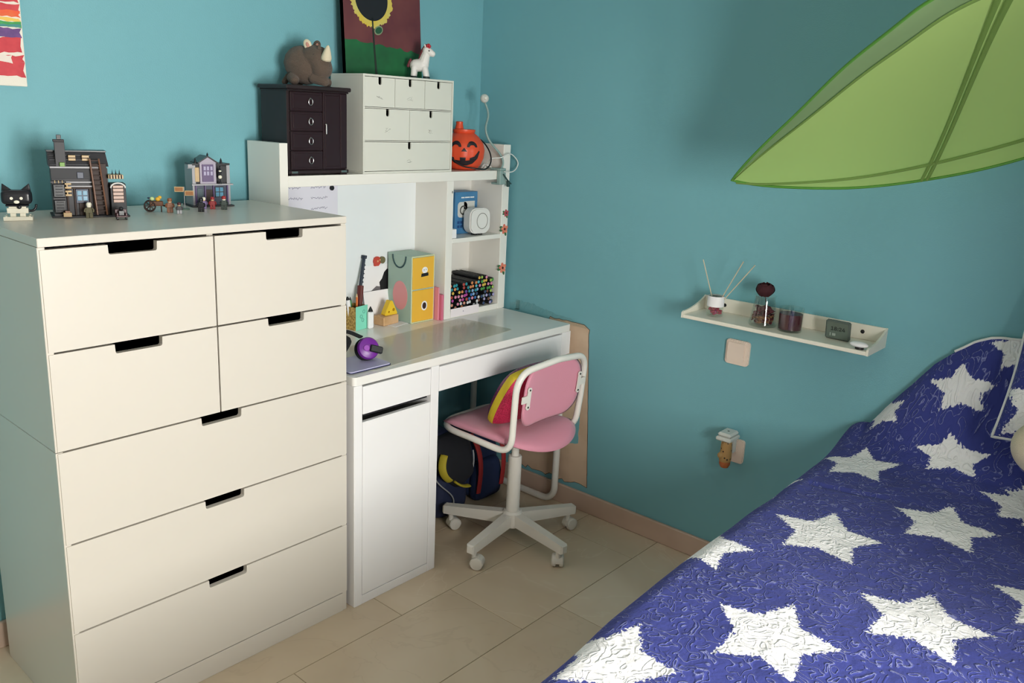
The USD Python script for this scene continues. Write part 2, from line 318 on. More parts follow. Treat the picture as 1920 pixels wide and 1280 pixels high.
part(dk, 'leg_loop', tube(lp, 1, 12, flat=(0.0135, 0.0135)), METAL, smooth=40)

# ------------------------------------------------------------------ hutch standing on the desk
HY0, HY1 = -0.194, -0.020
hu = thing('desk_hutch', 'white add-on shelf unit standing on the back of the desk', 'shelf unit', (-0.547, -0.107, 0.75))
part(hu, 'side_panel', cb(-1.074, -1.045, HY0, HY1, 0.7502, 1.40, 0.001), HUTCHW)
part(hu, 'side_panel', cb(-0.062, -0.022, HY0, HY1, 0.7502, 1.40, 0.001), HUTCHW)
part(hu, 'divider', cb(-0.365, -0.331, HY0, HY1, 0.7502, 1.268, 0.001), HUTCHW)
part(hu, 'top_shelf', cb(-1.045, -0.062, HY0, HY1, 1.268, 1.302, 0.001), HUTCHW)
part(hu, 'cubby_shelf', cb(-0.331, -0.062, HY0 + 0.001, HY1 - 0.006, 1.037, 1.054, 0.001), HUTCHW)
part(hu, 'bottom_board', cb(-0.331, -0.062, HY0 + 0.0005, HY1 - 0.006, 0.7502, 0.7725, 0.001), HUTCHW)
part(hu, 'back_board', cb(-1.045, -0.365, HY1 - 0.006, HY1, 0.7502, 1.268, 0), mat('glossy_white_board', 'e9eef0', 0.12))
part(hu, 'cubby_back', cb(-0.331, -0.062, HY1 - 0.006, HY1, 0.7502, 1.268, 0), HUTCHW)
part(hu, 'shelf_pin', cbc(-0.339, HY0 - 0.0012, 1.228, 0.005, 0.003, 0.008, 0.0006), CHROME, label='small metal fitting on the divider edge')
PETAL = mat('coral_petal', 'd8604e', 0.6, var=(60, 'f0a080', 0.35, 0.7)); LEAFG = mat('sticker_leaf', '3f6d45', 0.6); SEED = mat('flower_heart', '5a2a22', 0.6)
def flower(x, z, rr, m):
    y = HY0 - 0.0001
    pet = cat_([ext(affinity.translate(affinity.rotate(affinity.scale(Point(0, 0).buffer(1, 6), 0.36 * rr, 0.52 * rr), a, origin=(0, 0)), 0.55 * rr * math.sin(-math.radians(a)), 0.55 * rr * math.cos(math.radians(a))), 0.0012 + 0.0002 * i, FRONT(x, y, z)) for i, a in enumerate(range(10, 370, 72))])
    fp = part(hu, 'flower_sticker', pet, m)
    part(fp, 'sticker_leaves', cat_([ext(affinity.translate(affinity.rotate(affinity.scale(Point(0, 0).buffer(1, 5), 0.3 * rr, 0.6 * rr), a, origin=(0, 0)), 0.95 * rr * math.sin(-math.radians(a)), 0.95 * rr * math.cos(math.radians(a))), 0.0008, FRONT(x, y, z)) for a in (70, 100, 200)]), LEAFG)
    part(fp, 'flower_heart', ext(Point(0, 0).buffer(0.26 * rr, 6), 0.0026, FRONT(x, y, z)), SEED)
flower(-0.034, 1.135, 0.014, mat('rose_petal', 'b8505a', 0.6)); flower(-0.040, 1.072, 0.019, PETAL); flower(-0.042, 0.916, 0.020, PETAL)

# ------------------------------------------------------------------ white mini chest on the hutch
MX0, MX1, MY0, MY1, MZ0, MZ1 = -0.754, -0.343, -0.192, -0.022, 1.3022, 1.62
MW = mat('painted_white_wood', 'dcdcd2', 0.55)
mc = thing('mini_drawer_chest', 'white wooden mini chest of six small drawers on the hutch top', 'mini chest', (-0.548, -0.107, MZ0))
part(mc, 'case', J(cb(MX0, MX1, MY0, MY1, MZ1 - 0.007, MZ1, 0.0008), cb(MX0, MX1, MY0, MY1, MZ0, MZ0 + 0.007, 0.0008), cb(MX0, MX0 + 0.007, MY0, MY1, MZ0 + 0.007, MZ1 - 0.007, 0.0008), cb(MX1 - 0.007, MX1, MY0, MY1, MZ0 + 0.007, MZ1 - 0.007, 0.0008), cb(MX0 + 0.007, MX1 - 0.007, MY1 - 0.004, MY1, MZ0 + 0.007, MZ1 - 0.007, 0),
     cb(MX0 + 0.007, MX1 - 0.007, MY0 + 0.006, MY1, 1.5135, 1.5165, 0), cb(MX0 + 0.007, MX1 - 0.007, MY0 + 0.006, MY1, 1.4065, 1.4095, 0)), MW)
SK = mat('pencil_grey', '9a9a94', 0.9)
def mini_drawer(a, b, z0, z1, sk=True):
    w, h = b - a, z1 - z0
    slot = sbox(w / 2 - 0.0068, h - 0.017, w / 2 + 0.0068, h + 0.01).union(Point(w / 2, h - 0.017).buffer(0.0068, 6))
    d = part(mc, 'drawer', ext(sbox(0, 0, w, h).difference(slot), 0.005, FRONT(a, MY0 + 0.0075, z0)), MW)
    part(d, 'drawer_box', J(cb(a + 0.003, b - 0.003, MY0 + 0.0076, MY1 - 0.008, z0 + 0.001, z0 + 0.004, 0), cb(a + 0.002, a + 0.006, MY0 + 0.0076, MY1 - 0.008, z0 + 0.004, z1 - 0.03, 0), cb(b - 0.006, b - 0.002, MY0 + 0.0076, MY1 - 0.008, z0 + 0.004, z1 - 0.03, 0), cb(a + 0.006, b - 0.006, MY0 + 0.03, MY0 + 0.033, z0 + 0.004, z1 - 0.004, 0)), DARK)
    if sk:
        q = random.Random(int(a * 1000) + int(z0 * 77)); xm, zm = (a + b) / 2, z0 + 0.032
        part(d, 'pencil_drawing', cat_([tube([(xm + q.uniform(-0.015, 0.015), MY0 + 0.0024, zm + q.uniform(-0.008, 0.008)) for _ in range(2)], 0.0004, 4) for _ in range(6)]), SK, label='faint pencil drawing')
a0, a1 = MX0 + 0.0085, MX1 - 0.0085
for p_, q_ in ((a0, -0.618), (-0.616, -0.482), (-0.480, a1)): mini_drawer(p_, q_, 1.518, MZ1 - 0.0085, q_ != a1)
for p_, q_ in ((a0, -0.551), (-0.549, a1)): mini_drawer(p_, q_, 1.411, 1.512)
mini_drawer(a0, a1, MZ0 + 0.0085, 1.405)

# ------------------------------------------------------------------ dark jewellery box
ESP = mat('espresso_wood', '1f1418', 0.5, var=(9, '2a1c20', 0.35, 0.7)); ESP2 = mat('espresso_panel', '2b1a20', 0.3)
JX0, JX1, JY0, JY1 = -1.034, -0.813, -0.188, -0.040
jb = thing('jewellery_box', 'dark espresso jewellery box with four ring-pull drawers and a door', 'jewellery box', (-0.92, -0.115, 1.302))
part(jb, 'case', cb(JX0, JX1, JY0 + 0.012, JY1, 1.314, 1.556, 0.001), ESP)
part(jb, 'lid', J(cb(JX0 - 0.010, JX1 + 0.010, JY0 - 0.006, JY1 + 0.004, 1.5585, 1.571, 0.003), cb(JX0 - 0.004, JX1 + 0.004, JY0, JY1 + 0.002, 1.553, 1.5585, 0.002)), ESP)
part(jb, 'base', cb(JX0 - 0.004, JX1 + 0.004, JY0, JY1 + 0.002, 1.3068, 1.3175, 0.002), ESP)
for fx in (JX0 + 0.004, JX1 - 0.030):
    part(jb, 'foot', cb(fx, fx + 0.026, JY0 - 0.001, JY1, 1.3022, 1.3068, 0.001), ESP)
    part(jb, 'corner_plate', cb(fx + 0.002, fx + 0.024, JY0 - 0.0022, JY0 - 0.0004, 1.3085, 1.3155, 0.0005), CHROME, label='silver corner plate')
for k in range(4):
    z0 = 1.3195 + k * 0.0585
    d = part(jb, 'drawer', J(cb(JX0 + 0.008, -0.9095, JY0 + 0.002, JY0 + 0.014, z0, z0 + 0.0565, 0.0015), cb(JX0 + 0.016, -0.917, JY0 + 0.0008, JY0 + 0.003, z0 + 0.007, z0 + 0.0495, 0.001)), ESP2)
    ang = np.linspace(0, 2 * np.pi, 24, endpoint=False)
    xr, zr = -0.957, z0 + 0.030
    part(d, 'ring_pull', J(tube(np.stack([xr + 0.0075 * np.cos(ang), np.full(24, JY0 - 0.003), zr - 0.002 + 0.0098 * np.sin(ang)], 1), 0.0014, 8, closed=True), ell(xr, JY0 - 0.001, zr + 0.008, 0.0028, 0.0028, 0.0028)), CHROME, label='silver ring pull', smooth=40)
dr = part(jb, 'door', J(cb(-0.9075, JX1 - 0.002, JY0 + 0.002, JY0 + 0.014, 1.3195, 1.553, 0.0015), cb(-0.900, -0.846, JY0 + 0.0005, JY0 + 0.003, 1.328, 1.545, 0.001), cb(-0.842, JX1 - 0.006, JY0 - 0.001, JY0 + 0.003, 1.322, 1.551, 0.0015)), ESP2)
part(dr, 'door_handle', J(lathe([(0, 0.032), (0.002, 0.031), (0.0022, 0.026), (0.0028, 0.015), (0.002, 0.002), (0, 0)], 10, (-0.900, JY0 - 0.004, 1.4265)), ell(-0.900, JY0 - 0.002, 1.457, 0.0035, 0.003, 0.0035)), CHROME, label='slim silver drop handle', smooth=40)

# ------------------------------------------------------------------ bed: mattress, spread with stars, pillow
BX0, BX1, BY0, BY1, RBED = -2.02, -0.02, -2.66, -1.60, 0.065
def ss(a, b, x): t = np.clip((x - a) / (b - a), 0, 1); return t * t * (3 - 2 * t)
def bed_z(x, y):
    """height of the spread's flat part"""
    z = 0.600 + 0.014 * (np.minimum(x, -0.3) + 1.0) - 0.035 * ss(1.0, 1.6, -x)
    hx = np.interp(-x, [0.02, 0.05, 0.08, 0.11, 0.14, 0.17, 0.21, 0.28, 0.40], [1.0, 0.88, 0.69, 0.48, 0.31, 0.18, 0.09, 0.03, 0.0])
    z = z + hx * np.interp(-y, [1.58, 1.62, 1.665, 1.70, 1.765, 1.81, 1.856, 1.90, 1.94, 2.02, 2.66], [0, 0.0, 0.055, 0.11, 0.200, 0.265, 0.312, 0.348, 0.368, 0.38, 0.38])
    p = np.stack([x * 2.6, y * 3.1, np.zeros_like(x)], -1)
    z = z + 0.020 * (meshkit.fbm(p + 5, 3, 4) - 0.5)
    return z
def spread_point(x, t):
    """t: distance across the spread; t <= 0 on top (y = BY1 - RB + t), then round the edge and down the side"""
    RB = RBED
    top = t <= 0
    y0 = BY1 - RB + np.minimum(t, 0)
    z0 = bed_z(x, y0)
    a = np.clip(t / RB, 0, math.pi / 2)
    dn = np.maximum(t - RB * math.pi / 2, 0)
    wav = 0.018 * np.sin(x * 9 + 1.3) * ss(0, 0.4, dn) + 0.010 * (meshkit.noise(np.stack([x * 7, t * 3, t * 0], -1), 9) - 0.5) * ss(0, 0.1, t)
    y = np.where(top, y0, BY1 - RB + RB * np.sin(a) + wav)
    z = np.where(top, z0, z0 - RB * (1 - np.cos(a)) - dn)
    return x + 0 * t, y, z
#STARS
NX, NT = 400, 330
xs = np.linspace(BX0, BX1, NX); tlo, thi = BY0 - (BY1 - RBED), 0.50
tsv = np.linspace(tlo, thi, NT)
Xg, Tg = np.meshgrid(xs, tsv, indexing='ij')
px, py, pz = spread_point(Xg, Tg)
SP = np.stack([px, py, pz], -1)
mic = meshkit.fbm(np.stack([Xg * 30, Tg * 30, Xg * 0], -1), 2, 8) - 0.5
SP[..., 2] += 0.0035 * mic * (Tg <= 0.02)
cr = np.exp(-((Xg + 0.42 + 0.25 * (Tg + 0.2)) / 0.012) ** 2) * ss(-0.35, -0.1, Tg) * (Tg < 0)
SP[..., 2] -= 0.006 * cr
STAR_PTS = [(-0.265, -1.722, 0.105, 1.0), (-0.172, -1.926, 0.100, 0.62), (-0.085, -1.90, 0.090, 0.8), (-0.035, -2.015, 0.08, 0.8), (-0.262, -2.125, 0.105, 0.8), (-0.055, -1.71, 0.075, 0.8)]
def stars_field():
    best = np.full(Xg.shape, -1.0)
    rs = random.Random(5)
    def starsd(qx, qy, R0, rotd, inner=0.53):
        a = np.arctan2(qy, qx) - math.radians(rotd); rr = np.hypot(qx, qy)
        k = 2 * np.pi / 5; a = np.abs((a + k / 2) % k - k / 2)       # 0 at a tip
        qx2, qy2 = rr * np.cos(a), rr * np.sin(a)
        p0 = np.array([R0, 0]); p1 = np.array([R0 * inner * math.cos(k / 2), R0 * inner * math.sin(k / 2)])
        e = p1 - p0; nrm = np.array([e[1], -e[0]]); nrm /= np.linalg.norm(nrm)
        if nrm @ p0 < 0: nrm = -nrm
        return -((qx2 - p0[0]) * nrm[0] + (qy2 - p0[1]) * nrm[1])     # positive inside
    y0 = BY1 - RBED
    a1, b1, c0 = np.array([0.456, 0.077]), np.array([0.241, -0.189]), np.array([-1.173, -1.883])
    for i in range(-3, 4):
        for j in range(-4, 4):
            if (i, j) in ((2, 0), (2, 1), (3, 1), (2, 2), (3, 2)): continue
            cxy = c0 + a1 * i + b1 * j
            if cxy[0] > -0.22 and cxy[1] < -1.60: continue
            sc = 0.118 * rs.uniform(0.96, 1.06)
            best = np.maximum(best, starsd(Xg - cxy[0], Tg - (cxy[1] - y0), sc, 8 + rs.uniform(-3, 3)))
    for cx, cy, cr0, sqz in STAR_PTS:
        k = np.argmin(np.abs(xs - cx)); l = np.argmin(np.abs(tsv - (cy - y0)))
        o = SP[k, l]; tx = SP[min(k + 4, NX - 1), l] - SP[k - 4, l]; tx /= np.linalg.norm(tx); ty = SP[k, l + 4] - SP[k, l - 4]; ty -= tx * (tx @ ty); ty /= np.linalg.norm(ty)
        d = SP - o; dist = np.linalg.norm(d, axis=-1)
        g = starsd(d @ tx / sqz, d @ ty, cr0, 10); g[dist > 0.16] = -1
        best = np.maximum(best, g)
    return np.clip(best, -0.05, 0.05)
STAR = stars_field()
def quiltmat():
    blue, white = lin('474e9c'), lin('f0eef0')
    n = {'a': ('attribute', {'attribute': 'star'}), 'q': ('attribute', {'attribute': 'cloth'}),
         'nz': ('noise_texture', {'scale': 150.0, 'detail': 3.0}), 'nz2': ('math', {'math_type': 'multiply_add', 'value2': 0.034, 'value3': -0.017}), 'add': ('math', {'math_type': 'add'}),
         'st': ('map_range', {'from_min': -0.0018, 'from_max': 0.0018, 'to_min': 0.0, 'to_max': 1.0, 'clamp': True}),
         'mn': ('noise_texture', {'scale': 33.0, 'detail': 0.6, 'roughness': 0.3, 'distortion': 1.3}), 'mm': ('math', {'math_type': 'multiply', 'value2': 3.4}), 'pp': ('math', {'math_type': 'pingpong', 'value2': 0.5}),
         'ln': ('map_range', {'from_min': 0.03, 'from_max': 0.075, 'to_min': 1.0, 'to_max': 0.0, 'clamp': True}),
         'tn': ('noise_texture', {'scale': 420.0, 'detail': 1.0}), 'tr': ('map_range', {'from_min': 0.35, 'from_max': 0.6, 'to_min': 0.15, 'to_max': 1.0, 'clamp': True}), 'lt': ('math', {'math_type': 'multiply'}), 'lt2': ('math', {'math_type': 'multiply', 'value2': 0.62}),
         'cn': ('noise_texture', {'scale': 5.0, 'detail': 5.0}), 'cb': ('rgb_ramp', {'ramp': [(0.3, lin('363d82')), (0.7, lin('434a93'))]}),
         'm1': ('mix', {'color2': lin('a9aedb')}), 'm2': ('mix', {'color2': white}),
         'hp': ('map_range', {'from_min': 0.0, 'from_max': 0.22, 'to_min': 0.0, 'to_max': 1.0, 'clamp': True}), 'hn': ('noise_texture', {'scale': 90.0, 'detail': 3.0}), 'hm': ('math', {'math_type': 'multiply_add', 'value2': 0.9}),
         'b': ('bump', {'strength': 0.5, 'distance': 0.004}), 'p': ('principled_bsdf', {'roughness': 0.95, 'specular_ior_level': 0.15, 'sheen_weight': 0.08, 'sheen_roughness': 0.5})}
    l = [('q.vector', 'nz.vector'), ('nz.fac', 'nz2.value1'), ('nz2.value', 'add.value1'), ('a.fac', 'add.value2'), ('add.value', 'st.value'),
         ('q.vector', 'mn.vector'), ('mn.fac', 'mm.value1'), ('mm.value', 'pp.value1'), ('pp.value', 'ln.value'), ('q.vector', 'tn.vector'), ('tn.fac', 'tr.value'), ('ln.result', 'lt.value1'), ('tr.result', 'lt.value2'), ('lt.value', 'lt2.value1'),
         ('q.vector', 'cn.vector'), ('cn.fac', 'cb.fac'), ('cb.color', 'm1.color1'), ('lt2.value', 'm1.fac'), ('m1.color', 'm2.color1'), ('st.result', 'm2.fac'), ('m2.color', 'p.base_color'),
         ('pp.value', 'hp.value'), ('q.vector', 'hn.vector'), ('hn.fac', 'hm.value1'), ('hp.result', 'hm.value3'), ('hm.value', 'b.height'), ('b.normal', 'p.normal')]
    return usdkit.material(stage, '/World/Looks/star_quilt', n, l, surface='p.BSDF')
QUILT = quiltmat()
def cloth_attrs(p, star, co):
    api = UsdGeom.PrimvarsAPI(stage.GetPrimAtPath(p))
    api.CreatePrimvar('star', Sdf.ValueTypeNames.FloatArray, 'vertex').Set(Vt.FloatArray.FromNumpy(star.astype(np.float32).ravel()))
    api.CreatePrimvar('cloth', Sdf.ValueTypeNames.Float3Array, 'vertex').Set(Vt.Vec3fArray.FromNumpy(np.ascontiguousarray(co.reshape(-1, 3), np.float32)))
bed = thing('bed', 'low single bed under the star bedspread, its head against the wall', 'bed', (-1.02, -2.13, 0))
part(bed, 'mattress', cb(BX0 + 0.03, BX1 - 0.01, BY0 + 0.02, BY1 - 0.03, 0.30, 0.535, 0.03), mat('mattress_cloth', 'dcdad4', 0.9))
part(bed, 'bed_base', cb(BX0 + 0.03, BX1 - 0.005, BY0 + 0.02, BY1 - 0.035, 0.16, 0.30, 0.006), WHITE)
for lx in (BX0 + 0.1, BX1 - 0.1):
    for ly in (BY0 + 0.1, BY1 - 0.12):
        part(bed, 'leg', cbc(lx, ly, 0.08, 0.06, 0.06, 0.16, 0.004), WHITE)
sp = thing('bedspread', 'blue quilted bedspread with ragged white stars spread over the bed', 'bedspread', (-1.02, -2.13, 0.3))
q = part(sp, 'quilt', grid(SP, True), QUILT, smooth=True)
cloth_attrs(q, STAR, np.stack([Xg, Tg, Xg * 0], -1))
part(sp, 'hem', tube(SP[-1][(SP[-1][:, 1] < -1.85) & (SP[-1][:, 1] > -2.02)][::2] + [[0.002, 0, 0.002]], 0.004, 8), mat('white_piping', 'e6e6e4', 0.8), label='thin white hem', smooth=True)

# star pillow leaning on the raised head of the spread
def cushion(n, w, h, th, pw=2.6):
    """closed cushion in its own frame: x right, y up, z thickness; returns verts (front grid, back grid)"""
    a = np.linspace(-1, 1, n); A, B = np.meshgrid(a, a, indexing='ij')
    pin = 1 - 0.05 * (1 - A ** 2) * 0 
    sx = A * (1 - 0.06 * (1 - B ** 2) * np.abs(A) ** 2); sy = B * (1 - 0.06 * (1 - A ** 2) * np.abs(B) ** 2)
    z = th / 2 * np.sqrt(np.clip((1 - np.abs(A) ** pw) * (1 - np.abs(B) ** pw), 0, 1)) ** 0.9
    return np.stack([sx * w / 2, sy * h / 2, z], -1), np.stack([sx * w / 2, sy * h / 2, -z], -1)
eu = np.array([0.50, 0.02, 0.866]); eu /= np.linalg.norm(eu); er = np.array([0.10, -1, 0.0]); er -= eu * (er @ eu); er /= np.linalg.norm(er); en = np.cross(er, eu)
pc = np.array([-0.205, -2.015, 0.760]) + 0.21 * eu + 0.21 * er + 0.0 * en
Fq, Bq = cushion(60, 0.42, 0.42, 0.12)
def clear(V):
    for _ in range(60):
        W = V() ; zb = bed_z(np.clip(W[..., 0], BX0, -0.03), W[..., 1])
        if np.all((W[..., 2] > zb + 0.004) | (W[..., 0] > -0.02)) : return
        pc[:] = pc + 0.004 * en
clear(lambda: pc + Bq[..., :1] * er + Bq[..., 1:2] * eu + Bq[..., 2:] * en)
pil = thing('pillow', 'navy pillow with white stars and white piping at the head of the bed', 'pillow', pc)
def place(V): return pc + V[..., :1] * er + V[..., 1:2] * eu + V[..., 2:] * en
def simple_star(V, cs, R0):
    best = np.full(V.shape[:2], -1.0)
    for cx, cy, ro in cs:
        qx, qy = V[..., 0] - cx, V[..., 1] - cy; a = np.arctan2(qy, qx) - math.radians(ro); rr = np.hypot(qx, qy); k = 2 * np.pi / 5; a = np.abs((a + k / 2) % k - k / 2)
        x2, y2 = rr * np.cos(a), rr * np.sin(a); e = np.array([R0 * 0.53 * math.cos(k / 2) - R0, R0 * 0.53 * math.sin(k / 2)]); nr = np.array([e[1], -e[0]]) / np.linalg.norm(e)
        nr = nr if nr[0] > 0 else -nr
        best = np.maximum(best, -((x2 - R0) * nr[0] + y2 * nr[1]))
    return np.clip(best, -0.05, 0.05)
cs = [(-0.155, 0.12, 70), (0.06, 0.03, 90), (-0.12, -0.13, 80)]
for nm, V, fl_ in (('front_panel', Fq, False), ('back_panel', Bq, True)):
    p = part(pil, nm, grid(place(V), fl_), QUILT, smooth=True); cloth_attrs(p, simple_star(V, cs, 0.10), V + 3)
edge = np.vstack([Fq[:, 0], Fq[-1, 1:], Fq[::-1, -1][1:], Fq[0, ::-1][1:-1]])
part(pil, 'piping', tube(place(edge[None])[0] , 0.0042, 8, closed=True), MATS['white_piping'], smooth=True)
# beige plush, only its round head shows
PLUSH = mat('beige_plush', 'd8c8ac', 0.95, bump=(400, 0.6, 0.003), sheen_weight=0.3)
hd = np.array([-0.318, -2.152, 0.806])
pp = thing('plush_toy', 'round cream plush toy resting on the bed against the star pillow', 'plush toy', hd - [0, 0, 0.07])
part(pp, 'head', ell(*hd, 0.072, 0.080, 0.070, 4), PLUSH, smooth=True)
part(pp, 'body', ell(*(hd + [-0.02, -0.105, -0.01]), 0.045, 0.06, 0.04, 3), PLUSH, smooth=True)

# ------------------------------------------------------------------ leaf canopy over the head of the bed
UP = spline([(-0.35, -1.298, 1.36), (-0.41, -1.392, 1.445), (-0.50, -1.531, 1.55), (-0.62, -1.676, 1.648), (-0.73, -1.80, 1.711), (-0.80, -1.878, 1.746), (-0.84, -2.05, 1.80), (-0.72, -2.26, 1.85), (-0.40, -2.42, 1.86), (-0.06, -2.47, 1.84)], 90)
LO = spline([(-0.35, -1.298, 1.36), (-0.335, -1.384, 1.352), (-0.32, -1.482, 1.354), (-0.29, -1.611, 1.364), (-0.25, -1.77, 1.396), (-0.225, -1.874, 1.426), (-0.2, -1.965, 1.461), (-0.13, -2.20, 1.59), (-0.08, -2.37, 1.73), (-0.06, -2.47, 1.84)], 90)
def leafS(u, v):
    """u 0 tip..1 stem, v 0 lower rim..1 upper rim"""
    i = np.clip(u, 0, 1) * 89; k = np.minimum(i.astype(int), 88); fr = (i - k)[..., None]
    a = LO[k] * (1 - fr) + LO[k + 1] * fr; b = UP[k] * (1 - fr) + UP[k + 1] * fr
    n = np.array([0.5, 0.1, 0.85]); n = n / np.linalg.norm(n)
    w = np.linalg.norm(b - a, axis=-1, keepdims=True)
    v = v[..., None]
    wr = 0.004 * (meshkit.noise(np.stack([u * 9 + 2, v[..., 0] * 5, u * 0], -1), 4) - 0.5)[..., None] * np.sin(np.pi * v) * np.sin(np.pi * u)[..., None]
    return a * (1 - v) + b * v + n * (w * 0.20 * 4 * v * (1 - v) + wr)
def leafmat(name, col, tr, k):
    n = {'tc': ('texture_coordinate', {}), 'w': ('noise_texture', {'scale': 3.0, 'detail': 2.0}), 'bp': ('bump', {'strength': 0.3, 'distance': 0.01}),
         'd': ('diffuse_bsdf', {'color': lin(col)}), 't': ('translucent_bsdf', {'color': lin(tr)}), 'm': ('mix_closure', {'fac': k})}
    if 'cycles' == 'x': pass
    return usdkit.material(stage, '/World/Looks/' + name, n, [('tc.object', 'w.vector'), ('w.fac', 'bp.height'), ('bp.normal', 'd.normal'), ('d.BSDF', 'm.closure1'), ('t.BSDF', 'm.closure2')], surface='m.closure')
LF1 = leafmat('leaf_fabric', 'bcd985', 'c4e28a', 0.47); LF2 = leafmat('leaf_band', '7f9c58', '86a85a', 0.3); LF3 = leafmat('leaf_edge_fabric', '8fa97a', '9ab886', 0.5)
lf = thing('leaf_canopy', 'big translucent green leaf-shaped canopy hanging over the head of the bed', 'canopy', (-0.06, -2.47, 1.84))
uu = np.linspace(0.002, 0.998, 90); vv = np.linspace(0, 1, 30)
U_, V_ = np.meshgrid(uu, vv, indexing='ij')
SL = leafS(U_, V_)
seam = 0.74 * (1 - 0.6 * ss(0.8, 1.0, uu))
SLa = leafS(U_, V_ * seam[:, None]); SLb = leafS(U_, seam[:, None] + (1 - seam[:, None]) * V_)
part(lf, 'leaf_fabric', grid(SLa), LF1, smooth=True)
part(lf, 'edge_fabric', grid(SLb), LF3, label='darker sheer edge strip', smooth=True)
nn_ = np.array([-0.5, -0.1, -0.85]) / np.linalg.norm([0.5, 0.1, 0.85])
def band(f0, f1, n=60, off=0.0035):
    t = np.linspace(0, 1, n)
    A = leafS(*f0(t)) + nn_ * off; B = leafS(*f1(t)) + nn_ * off; C = (A + B) / 2 + nn_ * 0.006
    return grid(np.stack([A, C, B], 1))
ribu = lambda v, o: 0.352 + o * (0.7 + 0.6 * v) + 0.135 * (1 - (1 - v) ** 1.8)
part(lf, 'rib_channel', band(lambda t: (ribu(t, 0.0), t * 0.99 + 0.005), lambda t: (ribu(t, 0.0085), t * 0.99 + 0.005)), LF2, smooth=True)
part(lf, 'rib_channel', band(lambda t: (ribu(t, 0.0125), t * 0.99 + 0.005), lambda t: (ribu(t, 0.022), t * 0.99 + 0.005)), LF2, smooth=True)
sv = lambda t: 0.74 * (1 - 0.6 * ss(0.8, 1.0, t))
part(lf, 'rim_channel', band(lambda t: (0.006 + 0.98 * t, sv(t) - 0.008), lambda t: (0.006 + 0.98 * t, sv(t) + 0.014), 90), LF2, smooth=True)
part(lf, 'rim_channel', band(lambda t: (0.01 + 0.97 * t, 0.055 + 0 * t), lambda t: (0.01 + 0.97 * t, 0.063 + 0 * t), 90), LF2, smooth=True)
RIM = mat('leaf_rim', '4f8a2f', 0.6)
part(lf, 'rim_wire', tube(np.vstack([LO[::-1], UP[1:]]), 0.0035, 8), RIM, smooth=True)
part(lf, 'stem', tube(spline([(-0.06, -2.47, 1.84), (-0.03, -2.50, 1.78), (-0.018, -2.51, 1.66), (-0.018, -2.51, 1.45)], 24), 0.009, 10), RIM, smooth=True)
part(lf, 'wall_bracket', cb(-0.012, 0, -2.535, -2.485, 1.44, 1.56, 0.003), RIM)

# ------------------------------------------------------------------ swivel chair
CX, CY = -0.395, -0.602
cr_ = thing('desk_chair', 'white swivel desk chair with pink seat and backrest pushed under the desk', 'swivel chair', (CX, CY, 0))
PINK = mat('pink_upholstery', 'd992a6', 0.9, bump=(600, 0.25), sheen_weight=0.2)
x0, x1 = -0.572, -0.226
fr = []
def arc3(c, r0, a0, a1, n, z): return [(c[0] + r0 * math.cos(a), c[1] + r0 * math.sin(a), z) for a in np.radians(np.linspace(a0, a1, n))]
ZS = 0.435
half = [(x1 + 0.0, -0.66, ZS)] + arc3((x1 - 0.085, -0.455), 0.085, 0, 90, 8, ZS)[0:] 
loop = arc3((x1 - 0.10, -0.47), 0.10, 0, 90, 9, ZS) + arc3((x0 + 0.10, -0.47), 0.10, 90, 180, 9, ZS)
loop += [(x0 - 0.002, -0.55, ZS), (x0 - 0.003, -0.64, ZS - 0.003)]
bend = [(x0 - 0.003, -0.685 - 0.05 * math.sin(a), ZS + 0.047 - 0.05 * math.cos(a)) for a in np.radians(np.linspace(0, 85, 7))]
loop += bend + [(x0 - 0.008, -0.742, 0.56)]
loop += [(x0 - 0.010 + 0.055 * (1 - math.cos(a)) , -0.748 - 0.010 * math.sin(a), 0.655 + 0.062 * math.sin(a)) for a in np.radians(np.linspace(0, 80, 8))]
loop += [((x0 + x1) / 2, -0.772, 0.731)]
mir = lambda p: (x0 + x1 - p[0], p[1], p[2])
back = [(x0 - 0.003, -0.64, ZS - 0.003)] + bend + [(x0 - 0.008, -0.742, 0.56)] + [(x0 - 0.010 + 0.055 * (1 - math.cos(a)), -0.748 - 0.010 * math.sin(a), 0.655 + 0.062 * math.sin(a)) for a in np.radians(np.linspace(0, 80, 8))]
loop += [mir(p) for p in back[::-1]] + [mir((x0 - 0.002, -0.55, ZS))]
lp_ = np.array(loop); lp_ = np.vstack([lp_, lp_[:1]])
d_ = np.r_[0, np.cumsum(np.linalg.norm(np.diff(lp_, axis=0), axis=1))]
lps = np.stack([np.interp(np.linspace(0, d_[-1], 161)[:-1], d_, lp_[:, k]) for k in range(3)], 1)
for _ in range(3): lps = (np.roll(lps, 1, 0) + 2 * lps + np.roll(lps, -1, 0)) / 4
part(cr_, 'frame_tube', tube(lps, 0.0112, 12, closed=True), METAL, smooth=True)
def pad(outline, zt, zb, shape_top, n=40, rings=10):
    """upholstered pad from a closed outline (n,2): rings shrink to the centre, domed top and bottom; returns mesh with rounded rim"""
    o = np.asarray(outline, float); c0 = o.mean(0); V = []; m = len(o)
    for k in range(rings + 1):
        w = k / rings; pts = c0 + (o - c0) * w; e = np.sqrt(max(0.0, 1 - w ** 4.5)) if w < 1 else 0
        V.append(np.c_[pts, shape_top(pts) + zt * e])
    for k in range(rings - 1, -1, -1):
        w = k / rings; pts = c0 + (o - c0) * w; e = np.sqrt(max(0.0, 1 - w ** 4.5))
        V.append(np.c_[pts, shape_top(pts) - zb * e])
    V = np.array(V); g = np.concatenate([V, V[:, :1]], 1)
    return grid(g)
